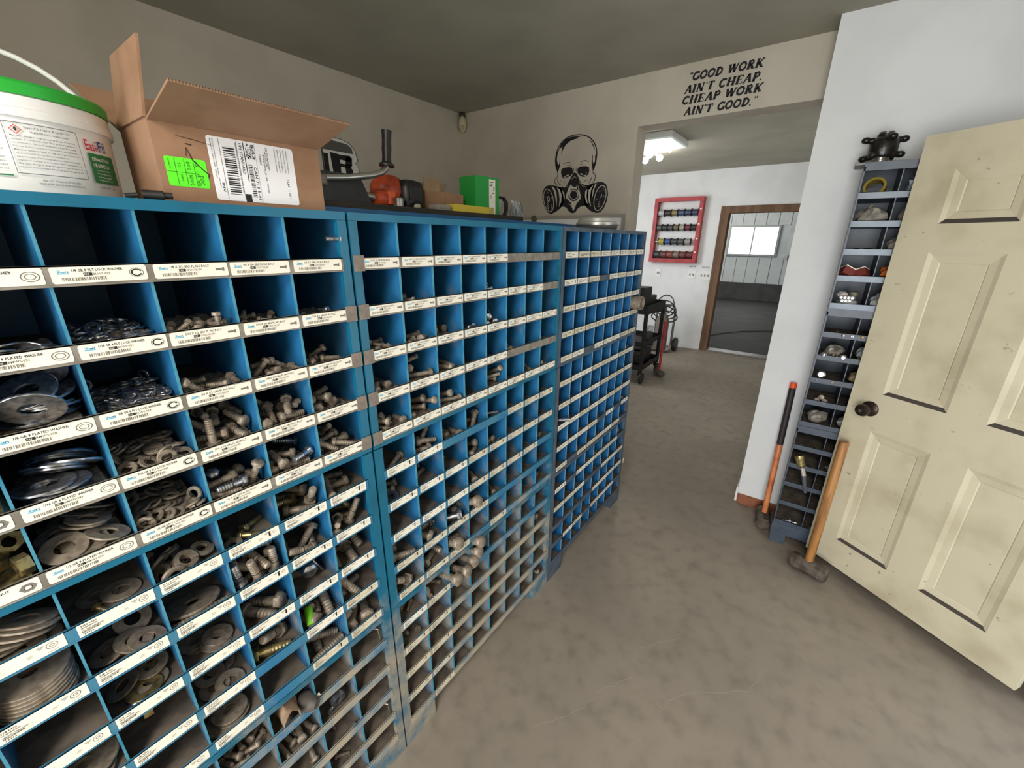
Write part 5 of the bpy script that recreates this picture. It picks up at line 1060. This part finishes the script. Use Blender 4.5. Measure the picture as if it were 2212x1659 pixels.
for i, (dy, dx, rz, ry, zz, lab) in enumerate(((.22,.03,.5,.5,.036,'small red and cream carton leaning left, grey cabinet fourth row'),(.66,.03,-.5,-.45,.032,'small red and cream carton leaning right, grey cabinet fourth row'))):
    bb = thing('parts_carton', lab, 'carton', gbin(0,g1[3],dy,dx)+Vector((0,0,zz)), 0, 'small red and cream cartons'); bb.rotation_euler = (0,.0,0)
    bb.rotation_euler = (ry,.3,rz)
    MB().box(-.022,.022,-.022,.022,-.018,.014).obj('body', redb, bb); MB().box(-.0225,.0225,-.0225,.0225,.014,.018).obj('lid', paper, bb)
o = MB().box(-.012,.012,-.02,.02,0,.008).obj('paper_scrap', paper); put(o, gbin(0,g1[3],.4,.012)); tag(o, 'white scrap under the red and cream cartons', 'scrap')
o = MB().lathe([(.012,0),(.012,.05),(.018,.052),(.018,.07),(.008,.072)], 12).obj('spray_nozzle', mat('olive_handle',(110,106,92),.5), smooth=True, angle=40); put(o, gbin(0,g1[4],.62,.06)); tag(o, 'olive-grey nozzle standing at back of grey cabinet fifth row', 'nozzle')
for i in range(7):
    o = MB().lathe([(.003,0),(.0075,.001),(.0075,.012),(.003,.013)], 10, ax=(-1,0,.2)).obj('sleeve_nut', M_IT['z'], smooth=True, angle=40); put(o, gbin(0,g1[4],.26+.11*(i%4)+(.05 if i>3 else 0),.028)+Vector((0,0,.046 if i<4 else .032))); tag(o, 'small shiny sleeve on bag in fifth row of grey cabinet', 'sleeve', 'shiny sleeves in grey cabinet')
o = crumple('paper_wad', mat('pinkish_paper',(196,184,180),.7), .016,.02,.014, 31); put(o, gbin(0,g1[4],.30,.055)+Vector((0,0,.040))); tag(o, 'crumpled pinkish paper, fifth row of grey cabinet', 'paper')
# middle section
def fit(label, c, z, dy, dx, m_, prof, ax=None, dz=0):
    o = MB().lathe(prof, 14, ax=ax).obj('pipe_fitting', M_IT[m_], smooth=True, angle=35); put(o, gbin(c,z,dy,dx)+Vector((0,0,dz))); tag(o, label, 'fitting'); return o
P1 = [(.006,0),(.010,.001),(.010,.010),(.007,.012),(.007,.024),(.005,.025)]; P2 = [(.009,0),(.014,.001),(.014,.014),(.010,.016),(.010,.028),(.007,.029)]
mid = 'grey cabinet middle section'
fit('small chrome fitting standing left, '+mid+' first row',0,g2_[0],.42,.02,'z',P1); fit('chrome fitting lying centre, '+mid+' first row',0,g2_[0],.66,.02,'z',P1,(-1,.3,.1),.011); fit('chrome fitting lying right, '+mid+' first row',0,g2_[0],.85,.02,'z',P1,(-1,-.3,.1),.011)
fit('brass fitting lying, '+mid+' first row',1,g2_[0],.2,.02,'b',P1,(-1,.1,.1),.011); fit('brass fitting standing, '+mid+' first row',1,g2_[0],.72,.02,'b',[(.005,0),(.005,.03),(.003,.031)])
fit('large chrome elbow body left, '+mid+' second row',0,g2_[1],.22,.025,'z',P2,(-1,.3,.3),.016); fit('brass-coloured adapter standing, '+mid+' second row',0,g2_[1],.5,.022,'b',P2); fit('large chrome nut body right, '+mid+' second row',0,g2_[1],.8,.022,'z',P2,(-1,0,.25),.016)
fit('steel bushing standing, '+mid+' second row right bin',1,g2_[1],.28,.02,'d',P1)
for c, r, rz, mt, sd, lab in ((0,1,.030,bagm,41,'dusty bag behind fittings, '+mid+' second row'),(1,1,.036,bagc,42,'clear bag of parts, '+mid+' second row right bin'),(1,2,.030,mat('tan_bag',(140,124,96),.5),43,'tan bag, '+mid+' third row right bin'),(0,4,.034,bagm,44,'grey bag with torn mouth, '+mid+' fifth row'),(1,4,.030,bagc,45,'clear bag, '+mid+' fifth row right bin')):
    o = crumple('plastic_bag', mt, .045,.040,rz,sd); put(o, gbin(c,g2_[r],.5,.075)); tag(o, lab, 'bag')
o = MB().lathe([(.004,-.008),(.012,-.008),(.018,-.004),(.018,.004),(.012,.008),(.004,.008)], 20, ax=(-1,.1,.2)).obj('ball_bearing', M_IT['z'], smooth=True, angle=30); put(o, gbin(0,g2_[2],.28,.03)+Vector((0,0,.034))); tag(o, 'round bearing leaning in '+mid+' third row', 'bearing')
fit('chrome fitting below the bearing, left one',0,g2_[2],.25,.02,'z',P1,(-1,.6,.0),.011); fit('chrome fitting below the bearing, right one',0,g2_[2],.62,.02,'d',P1,(-1,-.4,0),.011)
o = MB().tube([(0,.018*math.cos(2*PI*i/20),.018*math.sin(2*PI*i/20)) for i in range(20)], .0016, 6, closed=True).obj('o_ring', white_pl, smooth=True); put(o, gbin(1,g2_[2],.88,.004)+Vector((-.006,0,.0225))); tag(o, 'white ring hanging over rail beside door edge', 'ring')
for i, (dy, zz, rr) in enumerate(((.35,.012,0),(.62,.012,0),(.5,.030,0))):
    o = MB().lathe([(.007,0),(.012,.002),(.012,.012),(.007,.014)], 14, ax=(-1,.2*i-.2,.2)).obj('pipe_plug', M_IT['d'], smooth=True, angle=35); put(o, gbin(0,g2_[3],dy,.05)+Vector((0,0,zz))); tag(o, 'dull steel plug in pile, '+mid+' fourth row', 'plug', 'plug pile in grey cabinet')
b = MB(); b.lathe([(.005,-.04),(.0075,-.04),(.0075,.022),(.0105,.022),(.0105,.042),(.004,.042)], 14, ax=(.1,-1,0)); o = b.obj('long_fitting', M_IT['z'], smooth=True, angle=35); put(o, gbin(0,g2_[3],.5,.014)+Vector((0,0,.0118))); tag(o, 'long bright fitting lying across '+mid+' fourth row', 'fitting')
# bottom section
low = 'grey cabinet bottom section'
for i in range(5):
    o = MB().cyl((0,0,0),(0,.004*(i-2),.024),.0016,n=6).obj('pin', M_IT['z']); put(o, gbin(0,g3[0],.18+.16*i,.012)); tag(o, 'thin bright pin leaning in '+low+' first row', 'pin', 'bright pins in grey cabinet')
o = MB().ball((0,0,.005), .005,n=10,k=6).obj('steel_ball', M_IT['z'], smooth=True); put(o, gbin(0,g3[0],.62,.05)); tag(o, 'small ball behind the pins, '+low, 'ball')
rg = thing('air_regulator', 'brass regulator with grey hose tail hanging over rail', 'regulator', gbin(0,g3[1],.42,.012)+Vector((0,0,.026))); rg.scale = (1.35,1.35,1.35)
MB().lathe([(.007,0),(.017,.001),(.018,.012),(.015,.020),(.015,.040),(.009,.046)], 18, o=(-.006,.014,.034), ax=(-.15,-.35,-.9)).obj('body', M_IT['b'], rg, smooth=True, angle=35)
MB().cyl((-.012,-.006,-.012),(-.022,-.016,-.038),.0075,n=10).obj('hex_collar', mat('pale_collar',(190,186,176),.4,.4), rg); MB().tube([(-.022,-.016,-.038),(-.027,-.022,-.062),(-.028,-.032,-.100)], [.008,.0075,.006], 10).obj('hose_tail', mat('grey_rubber2',(70,74,80),.5), rg, smooth=True)
for c, dy, lab in ((1,.6,'clear bag in '+low+' second row'),): 
    o = crumple('plastic_bag', bagc, .035,.035,.016, 51); put(o, gbin(1,g3[1],dy,.06)); tag(o, lab, 'bag')
fit('small grey bushing, '+low+' third row right',1,g3[2],.35,.05,'z',P1)
for i in range(3):
    o = MB().cyl((-.0,-.014,.0026),(.0,.014,.0026+.004*i),.0024,n=8).obj('cotter_pin', M_IT['z' if i else 'd'],); put(o, gbin(1,g3[3],.3+.22*i,.02),(0,0,.5*i)); tag(o, ('reddish small pin lying','bright small pin lying centre','bright small pin lying right')[i]+' in '+low+' fourth row', 'pin')
for i, (dy, dx, a) in enumerate(((.34,.022,(.3,-1,.05)),(.56,.03,(-.1,-1,0)))):
    o = link('hex_bolt', hardware('b4','z')); o.rotation_mode='QUATERNION'; o.location = gbin(0,g3[4],dy,dx)+Vector((0,0,.013)); o.rotation_quaternion = aim(a); tag(o, ('bright hex bolt at front, ','bright hex bolt behind, ')[i]+low+' lowest row', 'bolt')
rn = random.Random(77)
for i in range(9):
    t_k = 'b2'; o = link('hex_bolt', hardware(t_k, 'z' if i % 2 else 'd')); o.rotation_mode='QUATERNION'
    o.location = gbin(1,g3[4],.22+.07*i%.6+.1,.02+.03*rn.random())+Vector((0,0,.0085+.010*(i//3))); o.rotation_quaternion = aim((rn.uniform(-1,1),rn.uniform(-1,1),rn.uniform(-.1,.15)))
    tag(o, 'small bolt in heap in lowest right bin of grey cabinet', 'bolt', 'bolt heap in grey cabinet')
# grease-black hub on top with its steel plate
gt_ = gz(1.863)
o = MB().box(-.06,.06,-.082,.075,0,.010).obj('steel_plate', mat('grey_plate',(128,126,118),.5,.4), bevel=.002); put(o, Vector((1.985,-.862,gt_))); tag(o, 'flat grey steel plate on top of grey cabinet', 'plate')
hb = thing('machine_hub', 'greasy black hub with lugs on top of grey cabinet', 'hub', (1.985, -.868, gt_+.010))
greasy = mat('black_grease', (20,18,17), .32, rgb2=(38,34,30), scale=40, bump=.5, bscale=45)
MB().lathe([(.026,0),(.034,.002),(.034,.010),(.028,.012),(.028,.024),(.0001,.024)], 20).obj('flange', mat('wet_steel',(150,146,138),.25,.7), hb, smooth=True, angle=35)
MB().lathe([(.030,.020),(.046,.026),(.050,.040),(.050,.078),(.042,.092),(.030,.098),(.030,.108),(.020,.110),(.0001,.110)], 24).obj('barrel', greasy, hb, smooth=True, angle=40)
for i in range(8):
    a = 2*PI*i/8+.3; zz = .038 if i % 2 else .080; d = Vector((math.cos(a), math.sin(a), .12 if i % 2 == 0 else -.2))
    p0 = Vector((0,0,zz))+d*.040; b = MB(); b.cyl(p0-d*.006, p0+d*.022, .014, .011, n=10); b.ball(p0+d*.026, .017, .017, .013, 10, 6); b.obj('lug', greasy, hb, smooth=True)
MB().lathe([(.018,.108),(.026,.108),(.026,.116),(.018,.116)], 18).obj('collar', mat('wet_steel2',(120,116,108),.3,.7), hb, smooth=True, angle=35)

# ---------------------------------------------------------------- the open panelled door
K = .965; zd = lambda z: 1.552+(z-1.552)*K
P0 = Vector((1.905,-1.017,0)); P0 = Vector((CAM.x+(P0.x-CAM.x)*K, CAM.y+(P0.y-CAM.y)*K, 0))
dvx = Vector((-.563,-.827,0)).normalized()
dr = bpy.data.objects.new('door_1', None); col.objects.link(dr); dr.location = (P0.x, P0.y, 0)
ang = math.atan2(dvx.y, dvx.x); dr.rotation_euler = (0,0,ang); struct(dr, 'open cream six-panel door with dark knob')
# door frame: local x runs from the free edge to the hinges, local -y is the face seen
DWd, z0, z1 = .748, .055, zd(1.95)
FD = -.012
US = ((.097*K,.320*K),(.436*K,.655*K)); ZS = [(zd(a), zd(c)) for a, c in ((.150,.747),(.925,1.527),(1.630,1.820))]
b = MB(); b.box(-.024,DWd,0,.028,z0,z1)
for x0, x1 in ((-.024,US[0][0]),(US[0][1],US[1][0]),(US[1][1],DWd)): b.box(x0,x1,FD,.0005,z0,z1)
for x0, x1 in US:
    for a, c in ((z0,ZS[0][0]),(ZS[0][1],ZS[1][0]),(ZS[1][1],ZS[2][0]),(ZS[2][1],z1)): b.box(x0,x1,FD,.0005,a,c)
b.obj('door_leaf', door_m, dr)
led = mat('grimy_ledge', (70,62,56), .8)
def moulding(u0,u1,a,c):
    b = MB(); i2 = .043*K
    def R(k, y): return [(u0+k,y,a+k),(u1-k,y,a+k),(u1-k,y,c-k),(u0+k,y,c-k)]
    rings = [R(0,FD), R(.015,FD+.0055), R(i2-.004,-.003), R(i2,-.0006), R(i2+.002,-.0012)]
    for k in range(len(rings)-1):
        X, Y = rings[k], rings[k+1]
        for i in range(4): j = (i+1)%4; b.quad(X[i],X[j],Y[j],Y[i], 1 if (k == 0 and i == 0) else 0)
    b.quad(*rings[-1]); b.obj('door_panel', [door_m, led], dr)
for (u0,u1) in US:
    for a, c in ZS: moulding(u0,u1,a,c)
kb = MB(); bz = mat('dark_bronze',(58,46,40),.35,.6)
kb.lathe([(.0335,-.0001),(.0335,.004),(.028,.009),(.013,.012),(.011,.026),(.016,.032),(.0255,.040),(.0275,.052),(.024,.060),(.010,.064),(.0001,.064)], 28, o=(.068*K,FD-.0003,zd(.846)), ax=(0,-1,0))
ko = kb.obj('knob', bz, dr, smooth=True, angle=40)
MB().lathe([(.007,.0645),(.007,.066),(.0001,.066)], 12, o=(.068*K,FD-.0003,zd(.846)), ax=(0,-1,0)).obj('key_cylinder', steel, ko, smooth=True)
for z in (.25,1.0,1.75): MB().cyl((DWd+.004,.006,z-.04),(DWd+.004,.006,z+.04),.006,n=10).obj('hinge', bz, dr)

# ---------------------------------------------------------------- two sledgehammers
def hammer(name, label, foot, top, head_c, head_ax, parts, hr, hl):
    t = thing(name, label, 'hammer', foot); F = Vector(foot)
    d = (Vector(top)-F); 
    for nm, a, c, r0, r1, mt in parts:
        pa, pc = d*a, d*c; MB().lathe([(r0*.9,0),(r0,.006),((r0+r1)/2,(pc-pa).length*.5),(r1,(pc-pa).length-.004),(r1*.9,(pc-pa).length)], 18, o=pa, ax=pc-pa).obj(nm, mt, t, smooth=True, angle=40)
    hc = Vector(head_c)-F; ax = Vector(head_ax).normalized()
    MB().lathe([(hr*.72,-hl),(hr*.9,-hl+.006),(hr,-hl*.6),(hr*.92,-hl*.35),(hr*.92,hl*.35),(hr,hl*.6),(hr*.9,hl-.006),(hr*.72,hl)], 8, o=hc, ax=ax).obj('head', iron, t, bevel=.002)
    return t
och = mat('orange_fibreglass',(226,138,80),.5,rgb2=(176,88,50),scale=30,stretch=(1,1,.4)); blk = mat('rubber_grip',(44,38,38),.6)
hammer('sledgehammer', 'sledgehammer with black and orange handle against white wall', (1.985,-.772,.048), (2.105,-.760,.838), (1.985,-.770,.046), (1,.12,0),
    [('handle',.0,.56,.014,.0155,och),('grip',.56,.965,.0165,.0165,blk),('end_cap',.965,1.,.0175,.0165,mat('orange_cap',(240,90,40),.5))], .042, .075)
hammer('sledgehammer', 'sledgehammer with wooden handle leaning on the door', (1.680,-.998,.050), (1.758,-1.004,.700), (1.680,-1.003,.046), (-.30,-.95,0),
    [('handle',-.02,1.,.0185,.0195,wood_h)], .043, .080)

# ---------------------------------------------------------------- passage: wire rack, switches, lamp, carts
rk = thing('wire_rack', 'red wooden rack holding wire spools on far wall', 'rack', (XF, .785, 1.27))
f = MB(); f.box(-.11,-.001,0,.05,0,.893); f.obj('side_post', red_p, rk); f = MB(); f.box(-.11,-.001,.63,.68,0,.893); f.obj('side_post', red_p, rk)
MB().box(-.11,-.001,.05,.63,0,.055).obj('bottom_rail', red_p, rk); MB().box(-.11,-.001,.05,.63,.843,.893).obj('top_rail', red_p, rk)
zr = (.690,.490,.295,.110); COLS = [[(60,70,96),(60,70,100),(66,84,120),(140,128,84),(56,46,46),(196,196,200)],[(40,40,42),(120,44,66),(176,168,150),(112,108,74),(76,76,76),(56,56,58),(92,94,90)],[(164,156,148),(78,84,82),(66,70,70),(52,84,150),(176,168,60)],[(112,52,52),(120,60,58),(140,120,110),(146,70,56),(110,64,64),(60,62,64)]]
RW = ['top','second','third','bottom']; ODS = ['rightmost','second from right','third from right','fourth from right','fifth from right','sixth from right','leftmost']
for ri, z in enumerate(zr):
    MB().cyl((-.066,.0,z),(-.066,.68,z),.008,n=10).obj('rod', steel, rk); MB().box(-.1125,-.1095,.012,.036,z+.035,z+.052).obj('label', paper, rk)
    n = len(COLS[ri]); y = .056; pit = .566/max(n,6) if n < 7 else .566/7; y += .05 if n == 5 else 0
    for ci, cc in enumerate(COLS[ri]):
        sp = thing('wire_spool', f'wire spool, {ODS[ci] if ci < n-1 else "leftmost"} on {RW[ri]} rod of red rack', 'spool', (XF-.066, .785+y, 1.27+z), 0, 'wire spools on the red rack')
        mt = mat('wire_%d_%d' % (ri,ci), cc, .5, rgb2=tuple(int(q*.75) for q in cc), scale=60)
        R = .052+(.008 if ri == 3 else 0); wl = pit-.018
        pr = [(.0095,0),(R*.8,0)] + [(R*.8-(.002 if i % 2 else 0), wl*i/8) for i in range(9)] + [(.0095,wl)]
        MB().lathe(pr, 14, o=(0,.008,0), ax=(0,1,0), cap=False).obj('wire', mt, sp, smooth=True, angle=40)
        for yy in (.003,wl+.009): MB().lathe([(.0092,0),(R,0),(R,.004),(.0092,.004)], 16, o=(0,yy,0), ax=(0,1,0), cap=False).obj('flange', mt if ri == 3 else black_pl, sp)
        y += pit
def plate(label, y, z, wd, n, outlet=False):
    t = thing('switch_plate', label, 'outlet' if outlet else 'switch', (XF, y, z))
    MB().box(-.008,-.0005,-wd/2,wd/2,-.06,.06).obj('cover', white_pl, t, bevel=.002)
    for i in range(n):
        yy = (i-(n-1)/2)*.046; MB().box(-.020,-.008,yy-.006,yy+.006,-.014,.014).obj('toggle', mat('switch_grey',(120,118,112),.5), t)
    if outlet: MB().lathe([(.0001,.009),(.022,.009),(.022,.008)], 14, ax=(-1,0,0)).obj('socket', mat('socket_grey',(150,150,146),.5), t)
    return t
plate('white two-switch plate below the red rack', .832, 1.105, .11, 2); plate('white three-switch plate beside the wooden casing', .648, 1.100, .16, 3); plate('white outlet cover left of the switch plates', 1.327, 1.105, .075, 0, True)
b = MB(); g3_ = lambda u, v: (XF-.0012, -u, v)
put_text(b, 'Light Bay', g3_, -.880,-.785,1.205,1.232,0); put_text(b, "Don't Touch", g3_, -.700,-.600,1.205,1.232,0)
o = b.obj('switch_note', ink); tag(o, 'handwritten notes above the wall switches', 'note')
# fluorescent fixture and bare bulbs on the passage ceiling
fx = thing('ceiling_light', 'white fluorescent fixture on passage ceiling', 'lamp', (3.97, .70, ZC))
MB().box(-.27,.27,-.13,.13,-.05,-.001).obj('housing', white_pl, fx, bevel=.006)
MB().box(-.262,.262,-.122,.122,-.062,-.0505).obj('diffuser', mat('diffuser_acrylic',(225,236,232),.3,emit=.25), fx, bevel=.003)
MB().cyl((-.25,.04,-.074),(.25,.04,-.074),.0125,n=12).obj('tube', mat('lit_tube',(255,252,246),.3,emit=100.), fx)
bl = thing('bulb_cluster', 'three bare bulbs glowing under the passage ceiling', 'lamp', (4.42, 1.0, ZC))
MB().lathe([(.06,0),(.055,-.03),(.02,-.05),(.0001,-.05)], 16, o=(0,0,-.001)).obj('ceiling_rose', white_pl, bl, smooth=True)
lit = mat('lit_bulb',(255,250,242),.3,emit=80.)
for dx, dy in ((-.13,-.03),(.10,-.06),(.16,.12)):
    MB().tube([(0,0,-.045),(dx*.6,dy*.6,-.05),(dx*.85,dy*.85,-.055)], .008, 8).obj('arm', white_pl, bl, smooth=True); MB().ball((dx,dy,-.075), .034, n=14, k=8).obj('bulb', lit, bl, smooth=True)
# service cart
ck = mat('black_cart_steel',(30,30,32),.5,.3, rgb2=(44,43,42), scale=18)
ca = thing('service_cart', 'black steel service cart beyond the blue cabinets', 'cart', (4.0, .70, 0))
CL, CWd = .62, .50
for z, h in ((.80,.10),(.44,.05),(.16,.06)):
    b = MB(); b.box(0,CL,0,CWd,z,z+.004); b.box(0,CL,0,.004,z,z+h); b.box(0,CL,CWd-.004,CWd,z,z+h); b.box(0,.004,.004,CWd-.004,z,z+h); b.box(CL-.004,CL,.004,CWd-.004,z,z+h); b.obj('tray', ck, ca)
for x in (.002,CL-.037):
    for y in (.002,CWd-.037): MB().box(x,x+.035,y,y+.035,.13,.80).obj('leg', ck, ca)
for x in (.04,CL-.04):
    for y in (.03,CWd-.03):
        cs = MB().box(x-.02,x+.02,y-.015,y+.015,.09,.16).obj('caster', ck, ca); MB().lathe([(.02,-.014),(.062,-.014),(.065,0),(.062,.014),(.02,.014)], 20, o=(x-.02,y-.03,.0655), ax=(0,1,0)).obj('wheel', black_pl, cs, smooth=True, angle=40)
MB().tube([(-.0,.05,.88),(-.08,.06,.95),(-.08,CWd-.06,.95),(0,CWd-.05,.88)], .012, 8).obj('push_handle', ck, ca, smooth=True)
CT = .804
def on_cart(o, x, y, z, lab, cat): o.location = (4.0+x, .70+y, z); tag(o, lab, cat); return o
on_cart(MB().box(0,.22,0,.30,0,.28).obj('tool_case', black_pl, bevel=.012), .03, .06, CT, 'upright black case on near end of service cart', 'case')
on_cart(MB().box(0,.26,0,.30,0,.16).obj('machine_block', mat('dark_grey_machine',(46,46,46),.5), bevel=.02), .32, .10, CT, 'dark machine block at far end of service cart', 'machine')
on_cart(MB().lathe([(.06,0),(.075,.0),(.08,.02),(.07,.03),(.06,.03)], 20).obj('steel_ring', steel, smooth=True, angle=40), .40, .095, CT+.16-.16, 'shiny steel ring on cart tray', 'ring') if False else None
jr = thing('storage_jar', 'clear jar with white lid on cart shelf', 'jar', (4.42, .80, .444))
MB().lathe([(.0001,0),(.048,0),(.05,.006),(.05,.125),(.044,.135)], 20).obj('jar', glass, jr, smooth=True, angle=40); MB().lathe([(.05,.135),(.052,.136),(.052,.160),(.0001,.162)], 20).obj('lid', white_pl, jr, smooth=True, angle=40); MB().lathe([(.0001,.002),(.044,.002),(.044,.09),(.0001,.10)], 14).obj('contents', M_IT['k'], jr)
on_cart(MB().box(0,.20,0,.22,0,.20).obj('parts_bin', mat('blue_tool_plastic',(26,84,150),.45), bevel=.01), .06, .20, .444, 'blue plastic bin on cart middle shelf', 'bin')
on_cart(MB().box(0,.42,0,.34,0,.20).obj('tool_bag', black_pl, bevel=.05), .10, .06, .164, 'black tool bag on cart bottom shelf', 'bag')
# long red handled tool leaning on the cart
rd = thing('sledgehammer', 'red-handled sledgehammer standing beside the service cart', 'hammer', (4.44,.625,.045))
MB().lathe([(.014,0),(.016,.30),(.019,.55),(.017,.62),(.0001,.625)], 12, ax=(.22,.06,1)).obj('handle', mat('red_handle',(176,28,42),.45), rd, smooth=True); MB().lathe([(.03,-.07),(.04,-.055),(.038,0),(.04,.055),(.03,.07)], 8, ax=(.5,.8,0)).obj('head', iron, rd)
# cylinder on hand truck with hoses
ht = thing('hand_truck', 'grey hand truck carrying a tank by the far wall', 'hand truck', (5.78, 1.02, 0))
MB().tube([(0,-.13,.10),(.02,-.13,.62),(.02,-.10,.68),(.02,.10,.68),(.02,.13,.62),(0,.13,.10)], .016, 8).obj('frame', mat('grey_tube',(112,110,104),.45,.4), ht, smooth=True); MB().box(-.16,.0,-.14,.14,.03,.045).obj('toe_plate', steel, ht)
for s in (-1,1): MB().lathe([(.03,-.025),(.095,-.025),(.105,0),(.095,.025),(.03,.025)], 20, o=(.05,s*.175,.1055), ax=(0,1,0)).obj('wheel', black_pl, ht, smooth=True, angle=40)
tk = thing('gas_tank', 'grey tank with black hoses standing on hand truck', 'tank', (5.68,1.02,.046)); MB().lathe([(.0001,0),(.085,0),(.09,.02),(.09,.42),(.06,.50),(.03,.52),(.03,.56),(.0001,.56)], 24).obj('body', mat('tank_grey',(120,112,100),.5,.2), tk, smooth=True, angle=40)
MB().box(-.05,.05,-.03,.03,.56,.63).obj('valve_block', black_pl, tk, bevel=.008)
rn = random.Random(9)
for i in range(4):
    pts = []
    for j in range(14):
        a = 2*PI*j/13+i; pts.append((-.02+.03*math.sin(a*1.3+i), -.02+(.12+.02*i)*math.cos(a), .66+.13*math.sin(a)*(1-.12*i)-.06*i))
    MB().tube(pts, .009, 6).obj('hose', black_pl, tk, smooth=True)
